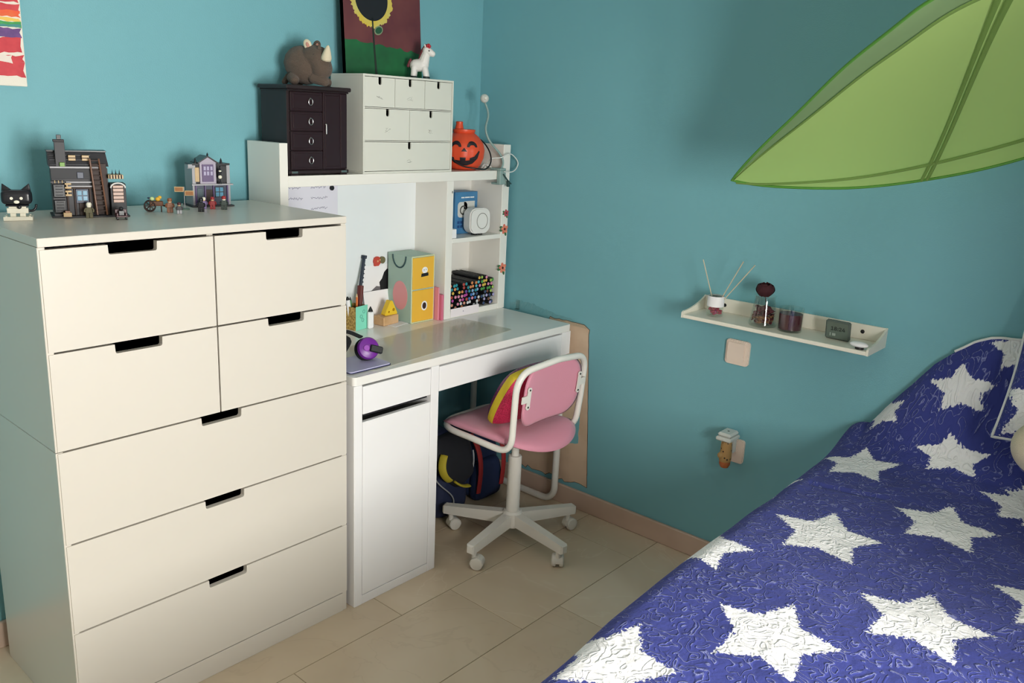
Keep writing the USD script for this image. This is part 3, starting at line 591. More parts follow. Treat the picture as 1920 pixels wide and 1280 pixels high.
so = np.array(sbox(x0 - 0.002, -0.70, x1 + 0.002, -0.360).buffer(-0.09).buffer(0.09, quad_segs=8).union(sbox(x0 - 0.002, -0.70, x1 + 0.002, -0.5)).union(affinity.scale(Point(CX, -0.695).buffer(1, 16), (x1 - x0) / 2 + 0.002, 0.105)).segmentize(0.02).exterior.coords)[:-1]
seat = pad(so, 0.016, 0.022, lambda p: ZS + 0.014 + 0.35 * (p[:, 0] - CX) ** 2 - 0.9 * np.clip(-0.70 - p[:, 1], 0, 1) ** 1.5 - 0.6 * np.clip(p[:, 1] + 0.44, 0, 1) ** 1.3)
part(cr_, 'seat', seat, PINK, smooth=True)
bo = np.array(sbox(x0 + 0.016, 0.505, x1 - 0.016, 0.721).buffer(-0.075).buffer(0.075, quad_segs=8).segmentize(0.015).exterior.coords)[:-1]
bo[:, 1] = np.where(bo[:, 1] < 0.60, 0.60 - (0.60 - bo[:, 1]) * (1.0), bo[:, 1])
bk = pad(bo, 0.010, 0.012, lambda p: 0.9 * (p[:, 0] - CX) ** 2)
bk.vertices = np.c_[bk.vertices[:, 0], -0.752 - 0.10 * (bk.vertices[:, 1] - 0.62) + bk.vertices[:, 2] * -1.0 + 0.018, bk.vertices[:, 1]]
part(cr_, 'backrest', bk, PINK, smooth=True)
for sx, xp in ((-1, x0 + 0.036), (1, x1 - 0.036)):
    pt = lambda dz: np.array([xp, -0.752 - 0.10 * (0.622 + dz - 0.62) + 0.018 - 0.9 * (xp - CX) ** 2 - 0.0105, 0.622 + dz])
    bone_ = Point(0, 0.030).buffer(0.0095, 6).union(Point(0, -0.030).buffer(0.0095, 6)).union(sbox(-0.008, -0.03, 0.008, 0.03)).union(sbox(min(0, sx * 0.034), -0.012, max(0, sx * 0.034), 0.012))
    pl_ = part(cr_, 'bracket', ext(bone_, 0.004, FR(pt(0), (1, 0, 0), (0, -0.0995, 0.995))), METAL, label='white back bracket')
    for dz in (-0.030, 0.030):
        q_ = pt(dz); part(pl_, 'screw', ell(q_[0], q_[1] - 0.0042, q_[2], 0.0036, 0.002, 0.0036), BLACK, label='dark screw')
part(cr_, 'gas_lift', J(lathe([(0, 0.12), (0.0245, 0.12), (0.0245, 0.332), (0.0225, 0.336), (0.0135, 0.337), (0.0135, 0.425), (0, 0.425)], 24, (CX, CY, 0)), cbc(CX, CY, 0.421, 0.12, 0.16, 0.012, 0.004)), METAL, smooth=35)
part(cr_, 'hub', lathe([(0, 0.066), (0.034, 0.066), (0.036, 0.075), (0.036, 0.118), (0.030, 0.126), (0, 0.126)], 24, (CX, CY, 0)), METAL, smooth=35)
for k in range(5):
    a = math.radians(113.5 + 75 * k if k < 4 else 41); dx, dy = math.cos(a), math.sin(a)
    leg = trimesh.convex.convex_hull(np.array([[r_, sy * w, z] for r_, w, zz in ((0.025, 0.017, (0.072, 0.118)), (0.262, 0.0145, (0.064, 0.096))) for sy in (-1, 1) for z in zz] + [[0.268, sy * 0.010, z] for sy in (-1, 1) for z in (0.067, 0.092)]))
    M_ = trimesh.transformations.rotation_matrix(a, [0, 0, 1]); M_[:3, 3] = (CX, CY, 0); leg.apply_transform(M_)
    part(cr_, 'leg', leg, METAL)
    cxx, cyy = CX + 0.238 * dx, CY + 0.238 * dy; sw = math.radians((-110, -150, -50, -105, -80)[k]); ax = np.array([math.cos(sw), math.sin(sw), 0]); bx_ = np.array([-ax[1], ax[0], 0])
    wc = np.array([cxx, cyy, 0.0225]) + bx_ * 0.012
    hood = rot(ext(Point(0, 0).buffer(0.0235, 10).intersection(sbox(-0.03, -0.004, 0.03, 0.03)), 0.034, FR(wc - ax * 0.017, bx_, (0, 0, 1))), 0, [0, 0, 1])
    cs_ = part(cr_, 'caster', J(hood, lathe([(0, 0.038), (0.009, 0.038), (0.009, 0.066), (0, 0.066)], 12, (cxx, cyy, 0))), METAL)
    for sd in (-1, 1):
        part(cs_, 'wheel', lathe([(0, -0.007), (0.0195, -0.007), (0.0225, -0.004), (0.0225, 0.004), (0.0205, 0.007), (0.014, 0.0085), (0, 0.0085)], 24, wc + ax * 0.0125 * sd, ax * sd), METAL, smooth=35)

# sequin cushion propped against the backrest
cu = thing('sequin_cushion', 'small magenta sequin cushion with yellow edge band propped on the pink chair seat', 'cushion', (-0.40, -0.65, 0.46))
er2 = np.array([1.0, 0, 0]); eu2 = np.array([0, -0.46, 0.888]); en2 = np.cross(er2, eu2)
cc = np.array([-0.405, -0.583, 0.481]) + 0.115 * eu2
PK = mat('magenta_sequins', 'c2214a', 0.35, var=(240, 'e03a68', 0.4, 0.6), bump=(300, 0.8, 0.003)); PU = mat('purple_sequins', '8a2266', 0.3, var=(200, '3b1a3a', 0.4, 0.62), bump=(300, 0.8, 0.003)); YE = mat('yellow_band', 'd9c22e', 0.6, bump=(250, 0.5))
Fc, Bc = cushion(40, 0.29, 0.245, 0.075, 2.4)
for V_c in (Fc, Bc):
    A_, B_ = V_c[..., 0] / 0.145, V_c[..., 1] / 0.1225
    V_c[..., 0] *= 1 - 0.62 * (1 - np.sqrt(1 - B_ ** 2 / 2)); V_c[..., 1] *= 1 - 0.62 * (1 - np.sqrt(1 - A_ ** 2 / 2))
pl2 = lambda V: cc + V[..., :1] * er2 + V[..., 1:2] * eu2 + V[..., 2:] * en2
part(cu, 'back_face', grid(pl2(Bc - [0, 0, 0.011]), True), PK if en2[1] > 0 else PU, smooth=True)
part(cu, 'front_face', grid(pl2(Fc + [0, 0, 0.011])), PU if en2[1] > 0 else PK, label='purple sequin face', smooth=True)
eg = np.vstack([Fc[:, 0], Fc[-1, 1:], Fc[::-1, -1][1:], Fc[0, ::-1][1:-1]]) * [1.0, 1.0, 0]
bd = []
for zz, sc in ((-0.013, 1.0), (-0.008, 1.012), (0.0, 1.018), (0.008, 1.012), (0.013, 1.0)): bd.append(pl2(eg * [sc, sc, 1] + [0, 0, zz]))
bd = np.array(bd); part(cu, 'edge_band', grid(np.concatenate([bd, bd[:, :1]], 1)), YE, smooth=True)

# ------------------------------------------------------------------ school bags under the desk
NAVY = mat('navy_nylon', '1d2748', 0.75, bump=(300, 0.3)); NAVY2 = mat('dark_nylon', '15171f', 0.8, bump=(300, 0.3)); BYEL = mat('bag_yellow', 'b7a62c', 0.7); BRED = mat('bag_red', 'a32a2c', 0.7); GREY = mat('reflective_grey', '9a9ca0', 0.4)
def rbag(cx, cy, w, d, h, r0, top=0.8):
    pts = [(sx * (w / 2 - r0) * s_, sy * (d / 2 - r0) * s_, z) for z, s_ in ((r0, 1.0), (h * 0.55, 1.02), (h - r0, top)) for sx in (-1, 1) for sy in (-1, 1)]
    return blob([m3.Manifold.batch_hull([sph(p, r0, 14) for p in pts])], 0.025, 3).apply_translation([cx, cy, 0.001])
def bpart(p, n, m, *a, **k): return part(p, n, mv(m, SHX, 0, 0), *a, **k)
SHX = 0.092
b1 = thing('backpack', 'navy school bag with yellow trim and black flap lying under the desk by the cupboard', 'backpack', (-0.40, -0.22, 0), 0)
bpart(b1, 'body', rbag(-0.525, -0.20, 0.20, 0.17, 0.33, 0.05), NAVY, smooth=True)
bpart(b1, 'front_pocket', rbag(-0.505, -0.285, 0.17, 0.08, 0.19, 0.035), NAVY, smooth=True)
bpart(b1, 'flap', blob([m3.Manifold.batch_hull([sph(p, 0.022, 12) for p in ((-0.57, -0.27, 0.30), (-0.41, -0.27, 0.31), (-0.56, -0.325, 0.20), (-0.43, -0.325, 0.17), (-0.50, -0.33, 0.145))])], 0.02, 3), NAVY2, label='black flap', smooth=True)
bpart(b1, 'trim', J(tube(spline([(-0.572, -0.33, 0.275), (-0.592, -0.345, 0.22), (-0.56, -0.352, 0.175)], 14), 1, 8, flat=(0.016, 0.006)), tube(spline([(-0.535, -0.352, 0.165), (-0.49, -0.356, 0.135), (-0.455, -0.352, 0.125)], 10), 1, 8, flat=(0.012, 0.005))), BYEL, label='yellow trim', smooth=True)
bpart(b1, 'strap', J(tube(spline([(-0.60, -0.30, 0.26), (-0.57, -0.335, 0.14), (-0.52, -0.335, 0.08), (-0.54, -0.33, 0.02)], 20), 0.003, 6), tube(spline([(-0.41, -0.325, 0.25), (-0.415, -0.335, 0.20), (-0.42, -0.33, 0.16)], 10), 0.0035, 6)), GREY, smooth=True)
bpart(b1, 'side_pocket', rbag(-0.640, -0.22, 0.07, 0.15, 0.17, 0.033), BYEL, label='yellow side pocket', smooth=True)
SHX = 0.075
b2 = thing('backpack', 'dark blue school bag with red straps standing under the desk behind the chair column', 'backpack', (-0.22, -0.20, 0), 0)
bpart(b2, 'body', rbag(-0.265, -0.19, 0.19, 0.18, 0.30, 0.05), mat('blue_nylon', '182a52', 0.75, bump=(300, 0.3)), smooth=True)
bpart(b2, 'front_pocket', rbag(-0.27, -0.285, 0.16, 0.06, 0.17, 0.028), MATS['blue_nylon'], smooth=True)
bpart(b2, 'strap', J(*[tube(spline([(x, -0.265, 0.285), (x - 0.006, -0.322, 0.22), (x, -0.326, 0.12), (x, -0.318, 0.05)], 16), 1, 8, flat=(0.012, 0.005)) for x in (-0.345, -0.21)]), BRED, label='red straps', smooth=True)
bpart(b2, 'handle', tube(spline([(-0.31, -0.19, 0.292), (-0.29, -0.19, 0.325), (-0.25, -0.19, 0.325), (-0.23, -0.19, 0.292)], 16), 0.006, 8), NAVY2, smooth=True)

# ------------------------------------------------------------------ wall shelf, switch, socket
SH = mat('shelf_white', 'ebe6d8', 0.4)
SY0, SY1, SD, SZ = -1.668, -1.072, 0.150, 0.894
ws = thing('wall_shelf', 'narrow white wall shelf with curved ends on the turquoise wall', 'shelf', (0, -1.37, SZ))
part(ws, 'shelf_board', cb(-SD, 0, SY0 + 0.006, SY1 - 0.006, SZ, SZ + 0.012, 0.0015), SH)
part(ws, 'back_plate', cb(-0.008, 0, SY0 + 0.006, SY1 - 0.006, SZ + 0.012, SZ + 0.058, 0.0015), SH)
prof = [(0.0, 0.0), (0.0, 0.058)] + [(x, 0.058 - 0.036 * (1 - (1 - x / SD) ** 2.0) ** 0.9) for x in np.linspace(0.015, SD - 0.008, 9)] + [(SD, 0.018), (SD, 0.0)]
for yy in (SY0, SY1 - 0.006):
    part(ws, "end_panel", mv(ext(Polygon(prof), 0.006, FR((0, 0, 0), (-1, 0, 0), (0, 0, 1))), 0, yy, SZ), SH)
for yy in (-1.152, -1.600):
    part(ws, 'screw', ell(-0.0088, yy, SZ + 0.036, 0.002, 0.006, 0.006), BLACK, label='dark screw head')
swt = thing('light_switch', 'cream rocker light switch on the wall below the shelf', 'light switch', (0, -1.214, 0.78))
CREAM = mat('cream_plastic', 'eedccd', 0.35)
part(swt, 'plate', J(ext(rrect(0.084, 0.084, 0.012), 0.008, WALLR(-1.214, 0.78)), ext(rrect(0.079, 0.079, 0.011), 0.011, WALLR(-1.214, 0.78))), CREAM)
part(swt, 'rocker', J(ext(rrect(0.062, 0.066, 0.008), 0.0145, WALLR(-1.211, 0.7815)), ext(rrect(0.059, 0.063, 0.007), 0.0165, WALLR(-1.211, 0.7815))), CREAM)
# ------------------------------------------------------------------ small things
GLASS = glassmat('clear_glass', (0.93, 0.96, 0.95), 1.45)
ZH = SZ + 0.0122
# reed diffuser
dfx, dfy = -0.082, -1.155
df = thing('reed_diffuser', 'reed diffuser with white label and three reeds at left end of the wall shelf', 'reed diffuser', (dfx, dfy, ZH))
part(df, 'bottle', lathe([(0, 0.0), (0.026, 0), (0.027, 0.004), (0.0262, 0.038), (0.025, 0.064), (0.018, 0.070), (0.014, 0.071), (0.014, 0.066), (0.0175, 0.064), (0.023, 0.06), (0.0242, 0.036), (0.0245, 0.006), (0, 0.005)], 28, (dfx, dfy, ZH)), GLASS, smooth=40)
part(df, 'label', lathe([(0.0268, 0.032), (0.0272, 0.033), (0.0265, 0.064), (0.0262, 0.066)], 28, (dfx, dfy, ZH)), PAPER, label='white label band', smooth=40)
part(df, 'petals', cat_([ell(dfx + 0.016 * math.cos(a) * q, dfy + 0.016 * math.sin(a) * q, ZH + 0.009 + 0.004 * (i % 6), 0.005, 0.005, 0.003, 1) for i, (a, q) in enumerate([(R.uniform(0, 6.28), R.uniform(0.2, 1.2)) for _ in range(60)])]), mat('pink_petals', 'b8475c', 0.7), kind='stuff')
for tip in ((-0.095, -1.102, 1.084), (-0.10, -1.243, 1.098), (-0.055, -1.262, 1.085)):
    b0 = np.array([dfx, dfy, ZH + 0.012]) - 0.010 * (np.array(tip) - [dfx, dfy, ZH]) / 0.2 * [1, 1, 0]
    part(df, 'reed', tube([b0, (b0 + tip) / 2, tip], 0.0017, 8), mat('reed_wood', 'cdbfa4', 0.7))
# jar of potpourri with a dried rose
jx, jy = -0.082, -1.320
jr = thing('potpourri_jar', 'clear glass jar of dried potpourri on the middle of the wall shelf', 'jar', (jx, jy, ZH))
part(jr, 'glass', lathe([(0, 0), (0.041, 0), (0.043, 0.003), (0.043, 0.008), (0.040, 0.028), (0.035, 0.060), (0.032, 0.080), (0.0315, 0.090), (0.034, 0.094), (0.034, 0.096), (0.029, 0.095), (0.0285, 0.088), (0.030, 0.078), (0.033, 0.058), (0.038, 0.026), (0.0405, 0.009), (0, 0.006)], 32, (jx, jy, ZH)), GLASS, smooth=40)
rj = random.Random(11)
for nm, colr, zr, nmx in (('dried_petal', '5b1f28', (0.013, 0.058), 90), ('wood_chip', '8a5a38', (0.012, 0.034), 60)):
    part(jr, nm, cat_([mv(rot(rot(ell(0, 0, 0, 0.009, 0.006, 0.0022, 1), rj.uniform(0, 180), [1, 0.3, 0]), rj.uniform(0, 360), [0, 0, 1]), jx + q * math.cos(a), jy + q * math.sin(a), ZH + z) for a, q, z in [(rj.uniform(0, 6.28), 0.031 * math.sqrt(rj.random()), rj.uniform(*zr)) for _ in range(nmx)]]), mat(nm + '_mat', colr, 0.8), kind='stuff')
rs_ = thing('dried_rose', 'dark dried rose standing in the mouth of the potpourri jar', 'dried rose', (jx, jy, ZH + 0.03))
ROSE = mat('dried_rose', '3a0f18', 0.85)
part(rs_, 'bud', ell(jx - 0.004, jy + 0.002, ZH + 0.116, 0.013, 0.013, 0.014, 3), ROSE, smooth=True)
for k in range(14):
    a = k * 2.4; ti = 0.25 + 0.75 * k / 13; rq = 0.012 + 0.0155 * ti
    aa_, bb_ = np.meshgrid(np.linspace(-0.75, 0.75, 9), np.linspace(0, 1, 7), indexing='ij')
    rr_p = rq * (0.40 + 0.68 * np.sin(0.25 + bb_ * 2.15)) + 0.0025 * ti * bb_ ** 4; zp = 0.0935 + (0.044 - 0.010 * ti) * bb_ * (1 - 0.12 * (aa_ / 0.75) ** 2 * bb_) + 0.0012 * np.sin(aa_ * 9 + k)
    Vp = np.stack([jx - 0.004 + rr_p * np.cos(a + aa_), jy + 0.002 + rr_p * np.sin(a + aa_), ZH + zp], -1); Vi = Vp - 0.0012 * np.stack([np.cos(a + aa_), np.sin(a + aa_), 0 * aa_], -1)
    part(rs_, 'petal', J(grid(Vp), grid(Vi, True)), ROSE, smooth=True)
part(rs_, 'stem', tube([(jx - 0.004, jy, ZH + 0.100), (jx + 0.004, jy - 0.004, ZH + 0.06), (jx + 0.010, jy - 0.010, ZH + 0.035)], 0.0015, 6), mat('dry_stem', '3a3026', 0.9))
# candle
kx, ky = -0.082, -1.408
ca = thing('candle', 'burgundy candle in a clear glass beside the potpourri jar', 'candle', (kx, ky, ZH))
part(ca, 'glass', lathe([(0, 0), (0.034, 0), (0.036, 0.003), (0.0375, 0.071), (0.0368, 0.0725), (0.0352, 0.071), (0.0340, 0.006), (0, 0.005)], 32, (kx, ky, ZH)), GLASS, smooth=40)
wx = part(ca, 'wax', lathe([(0, 0.0055), (0.0335, 0.0065), (0.0345, 0.054), (0.030, 0.055), (0, 0.054)], 28, (kx, ky, ZH)), mat('burgundy_wax', '4d1527', 0.4), smooth=40)
part(wx, 'wick', tube([(kx, ky, ZH + 0.053), (kx, ky, ZH + 0.063)], 0.001, 6), DARK)
# digital clock
ck = thing('digital_clock', 'small grey digital clock showing the time near the right end of the wall shelf', 'clock', (-0.062, -1.552, ZH))
GREYP = mat('grey_plastic', '56605a', 0.5)
Mck = trimesh.transformations.rotation_matrix(math.radians(8), [0, -1, 0]); Mck[:3, 3] = (-0.066, -1.552, ZH)
cl_ = lambda m: (m.apply_transform(Mck), m)[1]
part(ck, 'body', cl_(J(cb(-0.014, 0.0, -0.036, 0.036, 0.002, 0.060, 0.004), cb(-0.002, 0.022, -0.028, 0.028, 0.0, 0.020, 0.003))), GREYP)
part(ck, 'screen', cl_(cb(-0.0146, -0.0136, -0.031, 0.031, 0.008, 0.055, 0.0003)), mat('lcd', '5f6b62', 0.25))
dg = meshkit.text_mesh('18:24', 0.011, 0.0006, True); dg.apply_transform(FR((-0.0146, 0.0, 0.0), (0, -1, 0), (0, 0, 1)))
dg.apply_translation([0, -dg.bounds[:, 1].mean() - 0.002, 0.031]); part(ck, 'digits', cl_(dg), mat('lcd_ink', '232c28', 0.6))
dg2 = J(cb(-0.0152, -0.0146, 0.018, 0.021, 0.013, 0.023, 0), cb(-0.0152, -0.0146, 0.004, 0.014, 0.014, 0.022, 0)); part(ck, 'indicator', cl_(dg2), mat('lcd_pale', '98a39c', 0.5))
# white puck
pk = thing('white_puck', 'flat white oval puck on a black base at the right end of the wall shelf', 'puck', (-0.128, -1.634, ZH))
part(pk, 'cap', mv(rot(ell(0, 0, 0, 0.013, 0.026, 0.0085, 3), 0, [0, 0, 1]), -0.131, -1.634, ZH + 0.0125), PAPER, smooth=True)
part(pk, 'base', lathe([(0, 0), (0.012, 0), (0.012, 0.006), (0, 0.006)], 20, (-0.131, -1.636, ZH)), BLACK, smooth=40)
# socket and plug-in
so_ = thing('wall_socket', 'cream wall socket plate low on the wall behind the plug-in freshener', 'socket', (0, -1.235, 0.44))
part(so_, 'plate', J(ext(rrect(0.084, 0.084, 0.010), 0.007, WALLR(-1.235, 0.442)), ext(rrect(0.079, 0.079, 0.009), 0.010, WALLR(-1.235, 0.442))), CREAM)
part(so_, 'insert', ext(Point(0, 0).buffer(0.020, 8), 0.013, WALLR(-1.235, 0.442)), CREAM)
pg = thing('plug_in_freshener', 'plug-in air freshener with white square cap and brown spotted bottle', 'air freshener', (-0.05, -1.235, 0.40))
part(pg, 'cap', J(cb(-0.088, -0.014, -1.262, -1.208, 0.492, 0.506, 0.004), cb(-0.084, -0.018, -1.259, -1.211, 0.506, 0.520, 0.006), cb(-0.034, -0.0131, -1.252, -1.218, 0.44, 0.50, 0.003)), mat('pale_grey_plastic', 'cfd2cd', 0.4))
part(pg, 'button', ell(-0.05, -1.235, 0.520, 0.004, 0.004, 0.0015), GREYP)
SPOT = usdkit.material(stage, '/World/Looks/spotted_brown', {'tc': ('texture_coordinate', {}), 'v': ('voronoi_texture', {'scale': 75.0}), 'r': ('rgb_ramp', {'ramp': [(0.2, lin('2a1c12')), (0.27, lin('b08a55'))]}), 'p': ('principled_bsdf', {'roughness': 0.6})}, [('tc.object', 'v.vector'), ('v.distance', 'r.fac'), ('r.color', 'p.base_color')], surface='p.BSDF')
part(pg, 'bottle', blob([bone((-0.060, -1.238, 0.478), 0.018, (-0.060, -1.238, 0.425), 0.0205), sph((-0.073, -1.228, 0.438), 0.012)], 0.005, 6), SPOT, label='brown spotted bottle', smooth=True)
part(pg, 'bottle_base', lathe([(0, -0.003), (0.013, 0.0), (0.0185, 0.012), (0.0185, 0.022), (0, 0.022)], 20, (-0.060, -1.238, 0.396)), mat('orange_base', 'b8673a', 0.5), label='orange base', smooth=40)
# clear film left on the wall along the desk edge
FILM = glassmat('clear_film', (0.90, 0.93, 0.92), 1.35)
fm = thing('clear_film_strip', 'crumpled clear plastic film stuck to the wall along the right edge of the desk', 'plastic film', (0, -0.40, 0.75))
fx = np.linspace(0.21, 0.60, 40); rf = np.random.RandomState(4)
tp = np.interp(fx, [0.21, 0.235, 0.26, 0.33, 0.44, 0.50, 0.60], [0.770, 0.775, 0.790, 0.787, 0.768, 0.765, 0.752]) + rf.uniform(-0.003, 0.003, 40)
Vf = np.stack([np.stack([-0.004 - 0.006 * rf.rand(40), -fx, 0.738 + 0 * fx], 1), np.stack([-0.003 - 0.012 * rf.rand(40), -fx, (tp + 0.745) / 2], 1), np.stack([-0.002 - 0.004 * rf.rand(40), -fx, tp], 1)], 1)
part(fm, 'film', grid(Vf), FILM)
part(fm, 'clip', J(cb(-0.010, -0.002, -0.262, -0.246, 0.7505, 0.790, 0.001), cb(-0.016, -0.002, -0.262, -0.246, 0.7505, 0.7535, 0.0005)), FILM)

# ---- on the desk
MATM = usdkit.material(stage, '/World/Looks/clear_desk_mat', {'p': ('principled_bsdf', {'base_color': lin('e2ded0'), 'roughness': 0.13, 'alpha': 0.42})}, [], surface='p.BSDF')
mt = Polygon([(-0.985, -0.526), (-0.273, -0.461), (-0.297, -0.215), (-1.01, -0.280)]).buffer(-0.015).buffer(0.015)
single('desk_mat', mv(ext(mt, 0.0015), 0, 0, 0.7503), MATM, 'translucent plastic mat lying across the desk top', 'desk mat')
nb = thing('notebook', 'pale lavender notebook with dark blue edge at the front left corner of the desk', 'notebook', (-0.985, -0.45, 0.7522))
nbp = affinity.translate(rrect(0.158, 0.13, 0.010), -0.982, -0.447)
part(nb, 'cover', mv(ext(nbp, 0.0035), 0, 0, 0.7540), mat('lavender', 'b9b7d6', 0.5))
part(nb, 'edge', mv(ext(nbp.buffer(0.0018), 0.0025), 0, 0, 0.7520), mat('dark_blue_edge', '2c2f55', 0.5), label='dark blue edge')
# headphones
PURP = mat('purple_plastic', '6f2290', 0.35); FOAM = mat('black_foam', '14151a', 0.85, bump=(300, 0.4))
hp = thing('headphones', 'purple and black folded headphones lying on the lavender notebook', 'headphones', (-0.955, -0.44, 0.7576))
cA = np.array([-0.942, -0.446, 0.7955]); nA = np.array([-0.30, -0.86, 0.38]); nA /= np.linalg.norm(nA)
cB = np.array([-0.985, -0.405, 0.795])
part(hp, 'ear_cup', lathe([(0, -0.004), (0.030, -0.004), (0.0345, 0.0), (0.0350, 0.006), (0.031, 0.013), (0.020, 0.017), (0.012, 0.0175), (0.0115, 0.0155), (0, 0.0155)], 32, cA, nA), PURP, smooth=35)
part(hp, 'ear_cushion', lathe([(0.014, -0.006), (0.030, -0.005), (0.036, -0.012), (0.036, -0.022), (0.028, -0.028), (0.016, -0.026), (0.014, -0.006)], 28, cA, nA), FOAM, smooth=True)
part(hp, 'ear_cushion', lathe([(0.0, -0.012), (0.030, -0.012), (0.037, -0.003), (0.037, 0.010), (0.028, 0.016), (0, 0.012)], 28, cB + [-0.005, 0.02, 0.0], [-0.45, 0.75, 0.45]), FOAM, smooth=True)
part(hp, 'ear_cup', lathe([(0, 0.008), (0.030, 0.008), (0.035, 0.014), (0.031, 0.024), (0, 0.028)], 28, cB + [-0.005, 0.02, 0.0], [-0.45, 0.75, 0.45]), PURP, smooth=35)
uA = np.cross(nA, [0, 0, 1]); uA /= np.linalg.norm(uA); vA = np.cross(uA, nA)
Mh = np.eye(4); Mh[:3, 0], Mh[:3, 1], Mh[:3, 2], Mh[:3, 3] = -uA, -vA if vA[2] < 0 else vA, nA, cA
if np.linalg.det(Mh[:3, :3]) < 0: Mh[:3, 0] *= -1
hb = rot(cb(0.002, 0.042, -0.011, 0.011, 0.012, 0.024, 0.003), -18, [0, 0, 1]); hb.apply_transform(Mh)
if hb.centroid[0] < cA[0]:
    hb = rot(cb(-0.042, -0.002, -0.011, 0.011, 0.012, 0.024, 0.003), 18, [0, 0, 1]); hb.apply_transform(Mh)
part(hp, 'hinge_arm', hb, BLACK, smooth=30)
part(hp, 'knob', lathe([(0, 0.0155), (0.0095, 0.0155), (0.010, 0.020), (0.008, 0.022), (0, 0.022)], 20, cA - 0.010 * Mh[:3, 0] * (1 if hb.centroid[0] > cA[0] else 1), nA), mat('light_purple', '9a4db4', 0.35), smooth=35)
part(hp, 'headband', tube(spline([cA + [-0.01, 0.02, 0.034], (-0.965, -0.405, 0.838), (-0.99, -0.385, 0.842), cB + [-0.012, 0.02, 0.034]], 20), 1, 10, flat=(0.011, 0.004)), FOAM, smooth=True)
# pencil cup
cu_ = thing('pencil_cup', 'square pencil cup with mint front and woven tan side on the desk', 'pencil cup', (-0.702, -0.086, 0.7503), 10)
a_ = 0.031
part(cu_, 'cup', J(cb(-a_, -a_ + 0.002, -a_ + 0.002, a_, 0.0, 0.083, 0), cb(a_ - 0.002, a_, -a_ + 0.002, a_, 0, 0.083, 0), cb(-a_, a_, a_ - 0.002, a_, 0, 0.083, 0), cb(-a_ + 0.002, a_ - 0.002, -a_ + 0.002, a_ - 0.002, 0, 0.002, 0)), mat('tan_weave', 'c0a05a', 0.8, var=(130, '8e7238', 0.42, 0.58), bump=(160, 0.8)), local=True)
fp_ = part(cu_, 'front_panel', cb(-a_, a_, -a_ - 0.0005, -a_ + 0.002, 0, 0.086, 0.0006), mat('mint', '86dcc2', 0.5), label='mint front panel', local=True)
ri = np.linspace(0, 2 * np.pi, 16, endpoint=False)
part(fp_, 'ring_motif', cat_([tube(np.stack([x + 0.0055 * np.cos(ri), np.full(16, -a_ - 0.0006), z + 0.006 * np.sin(ri)], 1), 0.0007, 5, closed=True) for x, z in ((0.010, 0.064), (-0.004, 0.048), (0.004, 0.034))]), mat('teal_ink', '3c7f76', 0.6), local=True)
def pen(name, label, a, b, rad, body, tipc, cat='pen'):
    a, b = np.array(a, float), np.array(b, float); d = (b - a) / np.linalg.norm(b - a)
    t = thing(name, label, cat, a)
    part(t, 'barrel', tube([a, a + (b - a) * 0.5, b - d * 0.012], rad, 10), body, smooth=40)
    part(t, 'tip', tube([b - d * 0.0122, b - d * 0.004, b], np.array([rad, rad * 0.55, rad * 0.25]), 10), tipc, smooth=40)
pen('pencil', 'orange pencil leaning in the mint pencil cup', (-0.705, -0.098, 0.754), (-0.696, -0.088, 0.875), 0.0038, mat('orange_paint', 'd9702c', 0.4), mat('pencil_wood', 'd8b98a', 0.7), 'pencil')
pen('marker_pen', 'black and white marker pen at the left of the mint pencil cup', (-0.722, -0.090, 0.754), (-0.732, -0.080, 0.868), 0.0075, PAPER, BLACK)
pen('felt_pen', 'blue felt pen standing in the mint pencil cup', (-0.712, -0.075, 0.754), (-0.716, -0.062, 0.862), 0.005, mat('blue_plastic', '2f5fa0', 0.4), BLACK)
pen('ballpoint_pen', 'green ballpoint pen standing in the mint pencil cup', (-0.704, -0.072, 0.754), (-0.704, -0.060, 0.860), 0.004, mat('green_plastic', '3f8a4a', 0.4), BLACK)
pen('thin_marker', 'slim black marker rising from the mint pencil cup', (-0.725, -0.078, 0.754), (-0.755, -0.045, 0.905), 0.0045, BLACK, PAPER)
gu = thing('toy_guitar', 'dark red toy guitar with blue-black neck standing in the pencil cup', 'toy guitar', (-0.69, -0.09, 0.78))
g0, g1, g2 = np.array([-0.690, -0.088, 0.785]), np.array([-0.657, -0.060, 0.895]), np.array([-0.622, -0.038, 0.998])
RED_ = mat('dark_red_wood', '5e2421', 0.4); NECK = mat('blue_black', '26303f', 0.45)
part(gu, 'body', tube([g0, g0 * 0.6 + g1 * 0.4, g0 * 0.05 + g1 * 0.95, g1], 1, 12, flat=(0.0115, 0.006)), RED_, smooth=40)
part(gu, 'neck', tube([g1, (g1 + g2) / 2, g2 * 0.9 + g1 * 0.1], 1, 10, flat=(0.0065, 0.004)), NECK, smooth=40)
part(gu, 'headstock', tube([g2 * 0.9 + g1 * 0.1, g2 * 0.95 + g1 * 0.05, g2], 1, 10, flat=(0.0105, 0.0045)), NECK, smooth=40)
for k in range(5):
    q_ = g1 + (g2 - g1) * (0.12 + 0.14 * k); part(gu, 'fret', ell(*(q_ + [0.0055, -0.003, 0]), 0.003, 0.003, 0.003, 1), NECK)
